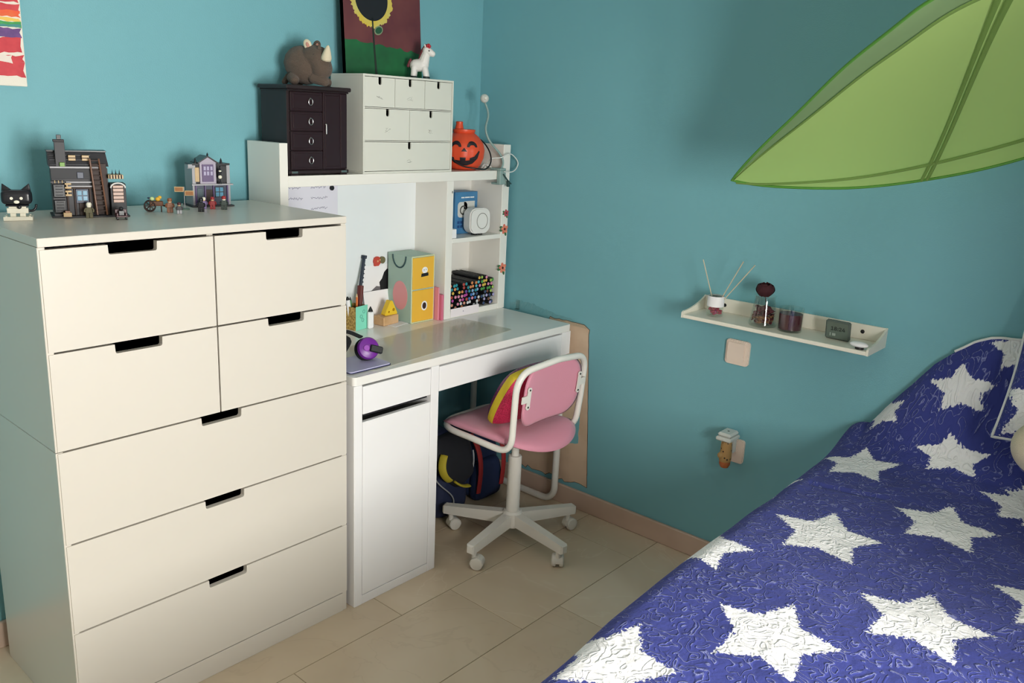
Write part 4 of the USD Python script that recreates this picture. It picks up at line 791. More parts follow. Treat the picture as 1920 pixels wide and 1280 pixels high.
# white bottle, card, block, triangle
wb_ = thing('glue_bottle', 'slim white bottle with black nozzle beside the mint pencil cup', 'bottle', (-0.662, -0.122, 0.7503))
part(wb_, 'body', cbc(-0.662, -0.122, 0.7503 + 0.031, 0.024, 0.014, 0.062, 0.004), PAPER, smooth=30)
part(wb_, 'nozzle', lathe([(0, 0.062), (0.009, 0.062), (0.008, 0.066), (0.0015, 0.080), (0, 0.080)], 14, (-0.662, -0.122, 0.7503)), BLACK, smooth=40)
cd = thing('white_card', 'white card leaning on the back board behind the wooden block', 'card', (-0.57, -0.06, 0.7503))
cdm = ext(sbox(-0.062, 0, 0.062, 0.112), 0.0012, FR((0, 0, 0), (1, 0, 0), (0, 0, 1))); cdm = mv(rot(cdm, -9, [1, 0, 0]), -0.562, -0.052, 0.7507)
part(cd, 'sheet', cdm, PAPER)
WOODB = mat('pale_wood', 'd2ab82', 0.6, var=(18, 'c49a6c', 0.4, 0.65))
single('wooden_block', rot(cbc(-0.572, -0.103, 0.7503 + 0.0165, 0.082, 0.052, 0.033, 0.003), 8, [0, 0, 1], (-0.572, -0.103, 0)), WOODB, 'small pale wooden block under the yellow triangle on the desk', 'wooden block')
tri = thing('yellow_triangle', 'yellow wedge-shaped toy with round holes on the wooden block', 'toy', (-0.560, -0.104, 0.7838))
tp_ = Polygon([(-0.032, 0), (0.032, 0), (0.006, 0.052), (-0.004, 0.053)]).buffer(-0.004).buffer(0.004, quad_segs=4).difference(Point(0.012, 0.018).buffer(0.006, 8)).difference(Point(-0.010, 0.012).buffer(0.004, 8))
part(tri, 'wedge', ext(tp_, 0.022, FR((-0.560, -0.094, 0.7838), (1, 0, 0), (0, 0, 1))), mat('cheese_yellow', 'e9c22c', 0.5))
single('paper_note', mv(ext(affinity.rotate(sbox(-0.05, -0.02, 0.05, 0.02), 12), 0.0008), -0.535, -0.135, 0.7503), PAPER, 'small white paper note lying in front of the wooden block', 'paper')
# mint two-drawer box
bx0, bx1, by0, by1, bz0, bz1 = -0.508, -0.394, -0.168, -0.036, 0.7506, 1.000
MINT = mat('pale_green_card', 'a3bdb0', 0.6); YEL = mat('yellow_card', 'eab53c', 0.55)
db = thing('drawer_box', 'pale green box with two yellow drawers against the hutch divider', 'drawer box', (-0.451, -0.10, bz0))
part(db, 'case', cb(bx0, bx1, by0 + 0.002, by1, bz0, bz1, 0.002), MINT)
part(db, 'front_frame', frame_ring(bx0, bx1, bz0, bz1, by0, by0 + 0.003, 0.004), mat('cream_card', 'd8dcae', 0.6))
for k, (z0, z1) in enumerate(((bz0 + 0.005, bz0 + 0.122), (bz0 + 0.127, bz1 - 0.006))):
    d = part(db, 'drawer', cb(bx0 + 0.0045, bx1 - 0.0045, by0 - 0.001, by0 + 0.003, z0, z1, 0.001), YEL)
    xm, zm = (bx0 + bx1) / 2 + 0.006, (z0 + z1) / 2 + (0.004 if k else -0.002)
    y = by0 - 0.001
    if k == 0:
        part(d, 'sticker', ext(affinity.scale(Point(0, 0).buffer(1, 10), 0.015, 0.018), 0.0006, FRONT(xm, y, zm)), PAPER, label='white oval sticker')
        part(d, 'sticker_print', ext(affinity.scale(Point(0, 0).buffer(1, 8), 0.0095, 0.0125), 0.0010, FRONT(xm, y, zm)), mat('dark_brown_print', '34201f', 0.6))
    else:
        part(d, 'sticker', ext(affinity.scale(Point(0, 0).buffer(1, 10), 0.014, 0.012), 0.0006, FRONT(xm, y, zm + 0.006)), PAPER, label='white round sticker')
        part(d, 'sticker_print', ext(Polygon([(-0.018, -0.018), (0.018, -0.016), (0.017, -0.004), (-0.016, -0.006)]).union(Point(-0.004, 0.007).buffer(0.0016)).union(Point(0.006, 0.008).buffer(0.0016)), 0.0010, FRONT(xm, y, zm)), BLACK)
LS = lambda y, z: FR((bx0, y, z), (0, -1, 0), (0, 0, 1))
part(db, 'pink_spot', ext(affinity.scale(Point(0, 0).buffer(1, 16), 0.040, 0.054), 0.0008, LS(-0.106, bz0 + 0.098)), mat('pink_print', 'e39a9c', 0.6), label='big pink spot')
ar = np.radians(np.linspace(180, 360, 20))
part(db, 'smile_line', tube(np.stack([np.full(20, bx0 - 0.0005), -0.100 + 0.036 * np.cos(ar), bz1 - 0.003 + 0.045 * np.sin(ar)], 1), 0.0028, 8), mat('dark_green_print', '2b4a4d', 0.6), label='dark curved line', smooth=True)
# pink notebooks
PNK = mat('pink_cover', 'e692a4', 0.5); PNK2 = mat('deep_pink_cover', 'd9748f', 0.5)
for k, (xa, xb, h, dpt, m_, lb) in enumerate(((-0.3905, -0.3835, 0.125, 0.150, PNK, 'tall slim light pink notebook standing beside the drawer box'), (-0.3815, -0.3705, 0.098, 0.160, PNK2, 'shorter deep pink notebook standing against the hutch divider'))):
    n_ = thing('notebook', lb, 'notebook', ((xa + xb) / 2, -0.1, 0.7503))
    part(n_, 'cover', J(cb(xa, xa + 0.0012, -0.035 - dpt, -0.035, 0.7503, 0.7503 + h, 0), cb(xb - 0.0012, xb, -0.035 - dpt, -0.035, 0.7503, 0.7503 + h, 0), cb(xa, xb, -0.036 - dpt, -0.0348 - dpt, 0.7503, 0.7503 + h, 0)), m_)
    part(n_, 'pages', cb(xa + 0.0013, xb - 0.0013, -0.034 - dpt, -0.037, 0.7523, 0.7483 + h, 0), PAPER)
# on the back board
YBD = HY1 - 0.0062
INK = mat('faint_ink', '77758a', 0.8)
pp_ = thing('handwritten_sheet', 'white sheet of handwritten word columns on the hutch back board', 'paper sheet', (-0.88, YBD, 1.16))
part(pp_, 'sheet', cb(-1.040, -0.731, YBD - 0.0008, YBD, 1.052, 1.264, 0), mat('lilac_paper', 'dcdbe6', 0.8))
rw = random.Random(21)
for ci, x in enumerate((-1.028, -0.935, -0.842)):
    for ri_ in range(5):
        z = 1.248 - 0.036 * ri_; L = rw.uniform(0.045, 0.075); n = int(L / 0.0022)
        part(pp_, 'word', tube([(x + L * k / n, YBD - 0.0010, z + rw.uniform(-0.0035, 0.0035) * (1 if k % 3 else 1.6)) for k in range(n + 1)], 0.0007, 4), INK, label='illegible handwritten word')
def board_disc(nm, lb, x, z, rr, m, catn='magnet', t=0.006):
    single(nm, lathe([(0, 0), (rr, 0), (rr, t * 0.7), (rr * 0.85, t), (0, t)], 20, (x, YBD - 0.0009, z), [0, -1, 0]), m, lb, catn, smooth=35)
board_disc('magnet', 'round black magnet holding the top corner of the handwritten sheet', -0.757, 1.243, 0.0085, BLACK)
mg = thing('souvenir_magnet', 'red and brown souvenir magnet on the back board above the white card', 'magnet', (-0.545, YBD, 0.97))
part(mg, 'red_half', ext(Point(0, 0).buffer(0.015, 6).union(sbox(-0.012, -0.016, 0.006, 0.012)).buffer(0.002), 0.006, FRONT(-0.555, YBD, 0.970)), mat('red_enamel', 'c2483a', 0.5))
part(mg, 'brown_half', ext(Point(0, 0).buffer(0.013, 8), 0.0075, FRONT(-0.531, YBD, 0.972)), mat('olive_enamel', '6d6748', 0.5))
part(mg, 'motif', ext(Point(-0.004, 0).buffer(0.004).union(Point(0.006, 0.004).buffer(0.003)), 0.0085, FRONT(-0.551, YBD, 0.97)), mat('peach_enamel', 'd99a72', 0.5))
pc_ = thing('photo_print', 'black and white picture print hanging on the back board left of the drawer box', 'picture', (-0.55, YBD, 0.89))
part(pc_, 'print', cb(-0.615, -0.478, YBD - 0.0007, YBD, 0.80, 0.955, 0), PAPER)
part(pc_, 'black_shape', ext(Polygon([(-0.010, -0.03), (0.028, -0.03), (0.030, 0.042), (0.018, 0.045), (0.006, 0.035), (-0.004, 0.012), (-0.016, 0.0)]).buffer(0.003), 0.0007, FRONT(-0.522, YBD - 0.0007, 0.888)), BLACK)
part(pc_, 'grey_shape', ext(Polygon([(-0.06, -0.02), (0.0, -0.02), (0.0, 0.002), (-0.02, 0.006)]).buffer(0.002), 0.0006, FRONT(-0.535, YBD - 0.0007, 0.868)), mat('grey_print', '6d6a6c', 0.7))
# ---- upper cubby
zc = 1.0545
bb = thing('blue_box', 'blue product box with a picture of a white device standing in the upper cubby', 'box', (-0.17, -0.08, zc))
part(bb, 'carton', cb(-0.236, -0.112, -0.110, -0.040, zc, 1.216, 0.001), mat('blue_carton', '3f78a8', 0.45, var=(14, '4a86b4', 0.4, 0.6)))
part(bb, 'printed_line', J(*[cb(x, x + w, -0.1106, -0.1100, 1.192, 1.197, 0) for x, w in ((-0.204, 0.018), (-0.183, 0.026), (-0.154, 0.022))]), PAPER, label='pale printed line')
part(bb, 'printed_device', J(ext(rrect(0.052, 0.060, 0.014), 0.0006, FRONT(-0.196, -0.110, 1.148)), ext(sbox(-0.03, -0.01, 0.03, 0.02), 0.0006, FRONT(-0.158, -0.110, 1.160))), mat('pale_print', 'd5d6d2', 0.5))
part(bb, 'printed_ring', ext(Point(0, 0).buffer(0.018, 12).difference(Point(0, 0).buffer(0.013, 12)), 0.0012, FRONT(-0.192, -0.110, 1.146)), mat('dark_print', '4b4b46', 0.5))
part(bb, 'printed_icons', J(*[cb(x, x + 0.012, -0.1106, -0.11, z, z + 0.010, 0) for x in (-0.222, -0.206) for z in (1.078, 1.094)]), mat('navy_print', '24497f', 0.5))
spk = thing('white_device', 'white rounded square device with a ring on its front before the blue box', 'device', (-0.160, -0.155, zc), -8)
part(spk, 'body', mv(ext(rrect(0.100, 0.098, 0.030, 8).buffer(-0.004), 0.048, FR((0, 0.024, 0), (1, 0, 0), (0, 0, 1))), 0, 0, 0.055), mat('white_gloss', 'e4e3e0', 0.3), local=True)
part(spk, 'rim', mv(ext(rrect(0.100, 0.098, 0.030, 8), 0.036, FR((0, 0.018, 0), (1, 0, 0), (0, 0, 1))), 0, 0, 0.055), MATS['white_gloss'], local=True)
ra = np.linspace(0, 2 * np.pi, 40, endpoint=False)
part(spk, 'ring', tube(np.stack([0.008 + 0.026 * np.cos(ra), np.full(40, -0.024), 0.055 + 0.030 * np.sin(ra)], 1), 0.0014, 6, closed=True), mat('grey_ring', '8a8a84', 0.4), label='thin grey ring', smooth=True, local=True)
part(spk, 'stand', J(cbc(-0.012, 0, 0.003, 0.016, 0.022, 0.0055, 0.001), cbc(0.014, 0, 0.003, 0.016, 0.022, 0.0055, 0.001)), BLACK, label='black feet', local=True)
single('paper_box', cb(-0.3305, -0.300, -0.185, -0.15, zc, zc + 0.034, 0.0015), PAPER, 'small plain white box in the left corner of the upper cubby', 'box')
# ---- markers stacked in the lower cubby
MB = mat('marker_barrel', '1b1c20', 0.5)
COL = {'teal': '2b8f9c', 'turquoise': '56b4c4', 'orange': 'd98a55', 'yellow': 'dcb84e', 'magenta': 'b8489c', 'pink': 'dc8aa8', 'purple': '6a4a9c', 'red': 'b8463e', 'salmon': 'd99880', 'light blue': '86aed6', 'blue': '3f6fb4', 'lilac': 'a9a2cf', 'grey': '8f96a2', 'navy': '34476e', 'green': '4f9a4a', 'lime': 'a3c45a', 'brown': '7d5140', 'white': 'd8d8dc'}
pos = []
dm = 0.0172; ncol = 15; zb = 0.7728 + dm / 2
rm = random.Random(9)
for row_ in range(8):
    n = ncol - (row_ % 2)
    for k in range(n):
        x = -0.322 + dm * 0.5 * 0 + k * dm + (dm / 2 if row_ % 2 else 0) + 0.0005
        top_ok = row_ < 6 or (row_ == 6 and rm.random() < 0.75) or (row_ == 7 and x > -0.16 and rm.random() < 0.45)
        if top_ok and x + dm / 2 < -0.0625: pos.append((x, zb + row_ * dm * 0.868, row_, k / n))
def pick(row_, fx):
    left = [['salmon', 'yellow', 'brown', 'orange'], ['pink', 'salmon', 'orange', 'white'], ['magenta', 'orange', 'red', 'pink'], ['purple', 'magenta', 'pink', 'red'], ['teal', 'yellow', 'orange', 'purple'], ['teal', 'red', 'turquoise', 'orange']]
    mid = [['white', 'salmon', 'pink', 'navy'], ['white', 'light blue', 'lilac', 'salmon'], ['blue', 'light blue', 'white', 'pink'], ['light blue', 'blue', 'teal', 'navy'], ['teal', 'light blue', 'orange', 'yellow'], ['turquoise', 'light blue', 'yellow', 'orange']]
    rig = [['lilac', 'navy', 'grey', 'blue'], ['grey', 'brown', 'navy', 'lilac'], ['navy', 'lilac', 'green', 'grey'], ['green', 'brown', 'lime', 'navy'], ['orange', 'green', 'lime', 'green'], ['pink', 'lime', 'green', 'yellow']]
    return rm.choice((left if fx < 0.36 else mid if fx < 0.62 else rig)[min(row_, 5)])
first = {}
ORD = ['first', 'second', 'third', 'fourth', 'fifth', 'sixth', 'seventh', 'eighth', 'ninth', 'tenth', 'eleventh', 'twelfth', 'thirteenth', 'fourteenth', 'fifteenth']
def mlabel(cn, row_, k): return f'marker with {cn} cap, {ORD[k]} from left in ' + ('the bottom row' if row_ == 0 else f'{ORD[row_]} row up') + ' of cubby stack'
cnt_ = {}
for (x, z, row_, fx) in pos:
    kx_ = cnt_[row_] = cnt_.get(row_, -1) + 1
    cn = pick(row_, fx); y = -0.182 + rm.uniform(-0.004, 0.006)
    if cn not in first:
        t = thing('marker', mlabel(cn, row_, kx_), 'marker', (x, y, z), 0, f'{cn}-capped markers stacked in the lower cubby')
        capm = mat('cap_' + cn.replace(' ', '_'), COL[cn], 0.45)
        part(t, 'barrel', lathe([(0, 0.020), (0.0082, 0.020), (0.0082, 0.142), (0.006, 0.145), (0, 0.145)], 10, (0, 0, 0), [0, 1, 0]), MB, smooth=40, local=True)
        part(t, 'cap', lathe([(0, 0.0016), (0.0058, 0.0016), (0.0062, 0), (0.0076, 0.0008), (0.0082, 0.003), (0.0082, 0.0198), (0, 0.0198)], 10, (0, 0, 0), [0, 1, 0]), MB, smooth=40, local=True)
        part(t, 'cap_end', lathe([(0, -0.0010), (0.0058, -0.0008), (0.0068, 0.0010), (0, 0.0012)], 10, (0, 0, 0), [0, 1, 0]), capm, label=f'{cn} end', smooth=40, local=True)
        first[cn] = t
    else: dup(first[cn], (x, y, z), 0, mlabel(cn, row_, kx_))
tg = thing('cubby_label', 'white paper label along the bottom edge of the marker cubby', 'label', (-0.25, HY0, 0.77))
part(tg, 'card', cb(-0.331, -0.174, HY0 - 0.0012, HY0 - 0.0002, 0.7535, 0.786, 0.0002), mat('pink_white_card', 'efe6ea', 0.7))
part(tg, 'mark', cbc(-0.262, HY0 - 0.0014, 0.770, 0.004, 0.0006, 0.004, 0), mat('grey_ink', '9a90a0', 0.7))
# ---- on the hutch top: pumpkin bucket, lamp, cable
px_, py_, pzb = -0.196, -0.106, 1.3025
pu = thing('pumpkin_bucket', 'orange jack-o-lantern bucket with black handle beside the white mini chest', 'pumpkin bucket', (px_, py_, pzb), -44)
ORA = mat('orange_plastic', 'e8532f', 0.4)
def pump_r(z):  # body radius at height z
    return np.interp(z, [0, 0.006, 0.02, 0.045, 0.075, 0.100, 0.125, 0.137, 0.140], [0.048, 0.056, 0.068, 0.079, 0.082, 0.076, 0.056, 0.040, 0.0])
zz = np.r_[0, 0.003, np.linspace(0.006, 0.137, 20)]
prof_ = [(0, 0)] + [(pump_r(z), z) for z in zz] + [(0.043, 0.141), (0.043, 0.149), (0.036, 0.150), (0, 0.150)]
pm = lathe(prof_, 60)
an_ = np.arctan2(pm.vertices[:, 1], pm.vertices[:, 0]); rr2 = np.hypot(pm.vertices[:, 0], pm.vertices[:, 1]); body = pm.vertices[:, 2] < 0.138
pm.vertices[:, :2] *= np.where(body, 1 - 0.03 * np.abs(np.cos(an_ * 5)) ** 6, 1)[:, None]
part(pu, 'body', pm, ORA, smooth=40, local=True)
part(pu, 'stem', mv(lathe([(0, 0), (0.017, 0), (0.013, 0.018), (0.014, 0.026), (0.010, 0.028), (0, 0.028)], 16), -0.018, 0, 0.150), ORA, smooth=40, local=True)
def decal(poly, n=0.004):
    m = ext(poly, 0.001); m = trimesh.Trimesh(*trimesh.remesh.subdivide_to_size(m.vertices, m.faces, n))
    x, z, t = m.vertices[:, 0], m.vertices[:, 1], m.vertices[:, 2]
    r_ = pump_r(z) + 0.0006 + t * 0.6; m.vertices = np.stack([r_ * np.sin(x / 0.075), -r_ * np.cos(x / 0.075), z], 1); return m
def eye(cx, cz): a = np.radians(np.linspace(0, 180, 12)); return Polygon(list(zip(cx + 0.020 * np.cos(a), cz + 0.022 * np.sin(a))) + list(zip(cx + 0.011 * np.cos(a[::-1]), cz + 0.008 * np.sin(a[::-1]))))
part(pu, 'face', cat_([decal(eye(-0.030, 0.086)), decal(eye(0.030, 0.086)), decal(Polygon([(-0.010, 0.070), (0.010, 0.070), (0.0, 0.084)])),
     decal(Polygon([(-0.062, 0.072), (-0.050, 0.052), (-0.036, 0.046), (-0.036, 0.038), (-0.014, 0.036), (-0.014, 0.048), (0.006, 0.048), (0.006, 0.036), (0.022, 0.038), (0.022, 0.046), (0.038, 0.052), (0.056, 0.074), (0.060, 0.070), (0.052, 0.044), (0.036, 0.026), (0.012, 0.018), (-0.014, 0.018), (-0.040, 0.028), (-0.058, 0.050)]))]), mat('black_print', '241a20', 0.5), label='black printed face', local=True)
hd_ = spline([(0.066, 0.048, 0.112), (0.092, 0.020, 0.085), (0.104, -0.028, 0.030), (0.085, -0.060, 0.008), (0.045, -0.092, 0.010), (0.0, -0.092, 0.016), (-0.05, -0.075, 0.05), (-0.072, 0.02, 0.11)], 50)
part(pu, 'handle', tube(hd_, 0.0026, 8), BLACK, label='thin black handle', smooth=True, local=True)
lm = thing('gooseneck_lamp', 'grey gooseneck clip lamp with a small ball head clamped to the hutch', 'clip lamp', (-0.085, -0.2, 1.26))
GN = mat('grey_green_rubber', '8fa9a6', 0.5)
part(lm, 'neck', tube(spline([(-0.083, -0.2, 1.306), (-0.074, -0.2, 1.342), (-0.094, -0.192, 1.374), (-0.133, -0.18, 1.415), (-0.144, -0.17, 1.46), (-0.122, -0.16, 1.509), (-0.126, -0.15, 1.544), (-0.134, -0.15, 1.556)], 60), 0.0042, 10), GN, smooth=True)
part(lm, 'ball_head', ell(-0.138, -0.152, 1.568, 0.0165, 0.0165, 0.0165, 3), mat('pearl_white', 'd6d6cf', 0.2), smooth=True)
part(lm, 'lens', ell(-0.146, -0.165, 1.569, 0.006, 0.006, 0.006, 2), mat('lamp_lens', 'f3f0e6', 0.1), smooth=True)
part(lm, 'clamp', J(cb(-0.100, -0.066, -0.214, -0.16, 1.3025, 1.311, 0.002), cb(-0.100, -0.066, -0.214, -0.196, 1.250, 1.3025, 0.002), cb(-0.098, -0.068, -0.205, -0.165, 1.248, 1.256, 0.002)), GN)
part(lm, 'clamp_screw', J(lathe([(0, 0), (0.007, 0), (0.007, 0.02), (0, 0.02)], 14, (-0.062, -0.222, 1.262), [0.3, 0.2, -1]), tube(spline([(-0.085, -0.216, 1.290), (-0.060, -0.222, 1.262), (-0.038, -0.216, 1.252)], 12), 0.003, 8)), mat('dark_teal_plastic', '2f4a4a', 0.4), smooth=40)
cbm = mat('white_cable', 'dfe3e0', 0.5)
cbl = thing('white_cable', 'white cable looping from the clip lamp over the hutch side panel', 'cable', (-0.08, -0.2, 1.30))
part(cbl, 'cord', tube(spline([(-0.115, -0.150, 1.3055), (-0.135, -0.16, 1.310), (-0.135, -0.175, 1.328), (-0.12, -0.18, 1.345), (-0.09, -0.205, 1.352), (-0.055, -0.218, 1.366), (-0.024, -0.22, 1.352), (-0.008, -0.222, 1.331), (-0.022, -0.222, 1.306), (-0.055, -0.221, 1.297), (-0.086, -0.219, 1.299)], 80), 0.0022, 8), cbm, smooth=True)
part(cbl, 'cord', tube(spline([(-0.118, -0.130, 1.306), (-0.110, -0.14, 1.322), (-0.095, -0.15, 1.316), (-0.072, -0.15, 1.306)], 30), 0.003, 8), cbm, smooth=True)
part(cbl, 'plug', J(cbc(-0.094, -0.10, 1.3095, 0.022, 0.04, 0.013, 0.002), cbc(-0.094, -0.124, 1.3095, 0.012, 0.010, 0.008, 0.001)), cbm)
# ------------------------------------------------------------------ sunflower canvas, rhino, unicorn
tl = 4.0
cv = thing('sunflower_canvas', "child's painting of a black-centred yellow flower, leaning on the wall above the mini chest", 'painting', (-0.565, -0.05, 1.6205))
CW, CH_ = 0.34, 0.46
CF = FR((0, 0, 0), (1, 0, 0), (0, 0, 1))
def cvp(name, poly, h, m, label=None):
    q = ext(poly, h, CF); q = mv(rot(q, -tl, [1, 0, 0]), -0.565, -0.064, 1.6215)
    return part(cv, name, q, m, label=label)
def paint(name, a, b, sc=9, rough=0.6):
    return mat(name, a, rough, var=(sc, b, 0.35, 0.65), bump=(55, 0.25))
cvp('canvas', sbox(-CW / 2, 0, CW / 2, CH_), 0.016, mat('canvas_edge', '6a3a3e', 0.8))
rg = random.Random(31)
top_g = [(x, 0.112 - 0.026 * (x + 0.17) / 0.34 + rg.uniform(-0.005, 0.005)) for x in np.linspace(-0.17, 0.17, 22)]
cvp('red_paint', sbox(-0.17, 0.05, 0.17, CH_), 0.0165, paint('dark_red_paint', '5c2a33', '6e3b3c'))
cvp('green_paint', Polygon([(-0.17, 0), (0.17, 0)] + top_g[::-1]), 0.0168, paint('green_paint', '16502f', '1b6a3c'))
fcx, fcz = -0.050, 0.245
an = np.linspace(0, 2 * np.pi, 121)[:-1]
ringo = [(fcx + (0.084 + rg.uniform(0, 0.012)) * math.cos(a), fcz + (0.084 + rg.uniform(0, 0.012)) * math.sin(a)) for a in an]
cvp('petal_ring', Polygon(ringo), 0.0171, paint('yellow_paint', 'd8b828', 'c9c070', 14), label='jagged yellow petals')
cvp('flower_disc', Point(fcx, fcz).buffer(0.070, 20), 0.0174, mat('black_paint', '1b1b22', 0.5), label='black flower centre')
cvp('flower_stem', Polygon([(fcx - 0.003, fcz - 0.06), (fcx + 0.003, fcz - 0.06), (fcx + 0.007, 0.10), (fcx + 0.014, 0.0), (fcx + 0.004, 0.0), (fcx, 0.10)]), 0.0174, mat('dark_green_stem', '1d2a22', 0.6))
lfp = affinity.rotate(affinity.scale(Point(-0.024, 0.147).buffer(1, 12), 0.020, 0.014), 28)
cvp('painted_leaf', lfp, 0.0172, mat('leaf_outline_paint', '7f8f70', 0.6)); cvp('painted_leaf', affinity.scale(lfp, 0.78, 0.72), 0.0175, mat('leaf_paint', '1f5238', 0.6))

RHB = mat('brown_plush', '5d4f45', 0.95, bump=(350, 0.7, 0.003), sheen_weight=0.15); CRM = mat('cream_felt', 'd9cdb2', 0.9)
rh = thing('plush_rhino', 'brown plush rhino with cream horn sitting on the dark jewellery box', 'plush toy', (-0.905, -0.113, 1.5712), -48.4)
body = blob([bone((-0.026, 0.006, 0.068), 0.054, (-0.010, 0.0, 0.056), 0.053), bone((0.016, -0.012, 0.086), 0.038, (0.034, -0.020, 0.082), 0.038), bone((0.034, -0.020, 0.078), 0.036, (0.044, -0.024, 0.054), 0.034),
             bone((-0.045, -0.028, 0.022), 0.018, (-0.036, -0.046, 0.0145), 0.0145), bone((0.02, -0.030, 0.025), 0.017, (0.056, -0.038, 0.0145), 0.0145), bone((-0.05, 0.03, 0.022), 0.018, (-0.04, 0.04, 0.0145), 0.0145), bone((0.025, 0.02, 0.025), 0.017, (0.05, 0.03, 0.0145), 0.0145), bone((-0.066, 0.006, 0.030), 0.009, (-0.078, 0.004, 0.010), 0.0095)], 0.006, 6)
part(rh, 'body', body, RHB, smooth=True, local=True)
hm = lathe([(0, 0), (0.0155, 0.002), (0.0165, 0.010), (0.012, 0.026), (0.007, 0.040), (0.003, 0.047), (0, 0.048)], 16); hm = mv(rot(rot(hm, 12, [0, 1, 0]), 18, [1, 0, 0]), 0.062, -0.046, 0.076)
part(rh, 'horn', hm, CRM, label='cream horn', smooth=True, local=True)
part(rh, 'horn', mv(lathe([(0, 0), (0.007, 0.002), (0.004, 0.012), (0, 0.016)], 12), 0.040, -0.040, 0.108), RHB, smooth=True, local=True)
for x, y, tl_ in ((0.002, -0.026, -22), (0.022, 0.012, 15)):
    e_ = part(rh, 'ear', mv(rot(ell(0, 0, 0, 0.0125, 0.006, 0.017, 2), tl_, [0, 1, 0]), x, y, 0.122), CRM if x < 0.01 else RHB, label='pale ear' if x < 0.01 else None, smooth=True, local=True)
    part(e_, 'ear_lining', mv(rot(ell(0, 0, 0, 0.006, 0.004, 0.010, 2), tl_, [0, 1, 0]), x + 0.001, y - 0.0035, 0.121), mat('pink_felt', 'c58f80', 0.9), smooth=True, local=True)
for x, y, z in ((0.026, -0.051, 0.092), (0.058, -0.044, 0.100)): part(rh, 'eye', ell(x, y, z, 0.0035, 0.0035, 0.0035, 1), BLACK, smooth=True, local=True)
part(rh, 'nostril', ell(0.030, -0.050, 0.066, 0.004, 0.003, 0.004, 1), mat('grey_felt', '8d7f75', 0.9), smooth=True, local=True)

UW = mat('white_vinyl', 'e4e1de', 0.45); UR = mat('dark_red_mane', '6b2a33', 0.6); HOOF = mat('dark_hoof', '2c3a3a', 0.5)
un = thing('unicorn_figurine', 'white toy unicorn with dark red mane standing on the right end of the mini chest', 'figurine', (-0.452, -0.150, 1.6202), -48.4)
part(un, 'body', blob([bone((-0.028, 0, 0.044), 0.021, (-0.004, 0, 0.046), 0.022), bone((-0.002, 0, 0.05), 0.020, (0.010, -0.002, 0.092), 0.013), bone((0.010, -0.002, 0.094), 0.0155, (0.030, -0.006, 0.084), 0.0105),
     *[bone((x, y, 0.035), 0.011, (x + dx, y * 1.1, 0.010), 0.010) for x, y, dx in ((-0.032, -0.012, -0.002), (-0.032, 0.012, -0.002), (0.004, -0.011, 0.006), (0.004, 0.011, 0.006))]], 0.004, 6), UW, smooth=True, local=True)
for x, y in ((-0.034, -0.013), (-0.034, 0.013), (0.010, -0.012), (0.010, 0.012)): part(un, 'hoof', mv(lathe([(0, 0), (0.0115, 0), (0.0108, 0.008), (0, 0.009)], 14), x, y, 0), HOOF, smooth=40, local=True)
part(un, 'mane', blob([bone((0.006, 0.0, 0.110), 0.006, (-0.004, 0.0, 0.095), 0.006), bone((-0.004, 0, 0.095), 0.006, (-0.014, 0, 0.068), 0.0055)], 0.003, 4), UR, smooth=True, local=True)
part(un, 'tail', blob([bone((-0.046, 0, 0.062), 0.005, (-0.054, 0, 0.042), 0.006)], 0.003, 3), UR, smooth=True, local=True)
part(un, 'flower', cat_([ell(0.016 + 0.005 * math.cos(a), -0.010, 0.108 + 0.005 * math.sin(a), 0.0045, 0.004, 0.0045, 1) for a in np.radians(range(0, 360, 72))]), mat('bright_red', 'b02a38', 0.5), label='red flower', smooth=True, local=True)
part(un, 'horn', mv(lathe([(0, 0), (0.004, 0), (0, 0.013)], 10), 0.013, -0.002, 0.108), mat('gold', 'd0b070', 0.4), label='gold horn', local=True)
part(un, 'ear', mv(rot(ell(0, 0, 0, 0.003, 0.002, 0.007, 1), -15, [0, 1, 0]), 0.004, -0.008, 0.109), UW, smooth=True, local=True)
part(un, 'eye', ell(0.019, -0.0165, 0.093, 0.0022, 0.0015, 0.003, 1), BLACK, smooth=True, local=True)

# ------------------------------------------------------------------ rainbow canvas on the wall, its right part in view
rb = thing('rainbow_canvas', 'white canvas painted with red strokes and rainbow bands, cut by the left edge', 'painting', (-1.895, 0, 1.73))
RX0, RX1, RZ0, RZ1 = -2.10, -1.695, 1.527, 1.93
part(rb, 'canvas', cb(RX0, RX1, -0.017, -0.0002, RZ0, RZ1, 0.001), mat('white_canvas', 'e9e4d8', 0.85, bump=(400, 0.3)))
def zz_(v): return 1.735 - v * 0.001278
STN = []
def stroke(v0, v1, m, seed, xr=RX1 - 0.003, lay=0, jag=0.004):
    q = random.Random(seed); X = np.linspace(RX0 + 0.002, xr, 40)
    w = lambda v: [(x, zz_(v) + q.uniform(-jag, jag) * 0.5 + 0.003 * math.sin(x * 31 + seed)) for x in X]
    a, b = w(v0), w(v1); Pp = Polygon(a + [(xr + q.uniform(-0.006, 0.0), (zz_(v0) + zz_(v1)) / 2)] + b[::-1]).buffer(0)
    part(rb, 'paint_stroke', ext(Pp, 0.0006 + 0.00008 * (STN.append(1) or len(STN)) + 0.0003 * lay, FRONT(0, -0.017, 0)), m)
PRED = paint('crimson_paint', 'c2323f', 'd2434a', 30); PORA = paint('orange_stroke', 'e2703a', 'e8552f', 30); PYEL = mat('yellow_stroke', 'eac25a', 0.6); PGRN = paint('green_stroke', '2f8f4a', '47a35a', 30); PTEA = mat('teal_stroke', '3f8a86', 0.6); PPUR = paint('purple_stroke', '5d3d7a', '7a4f8e', 30)
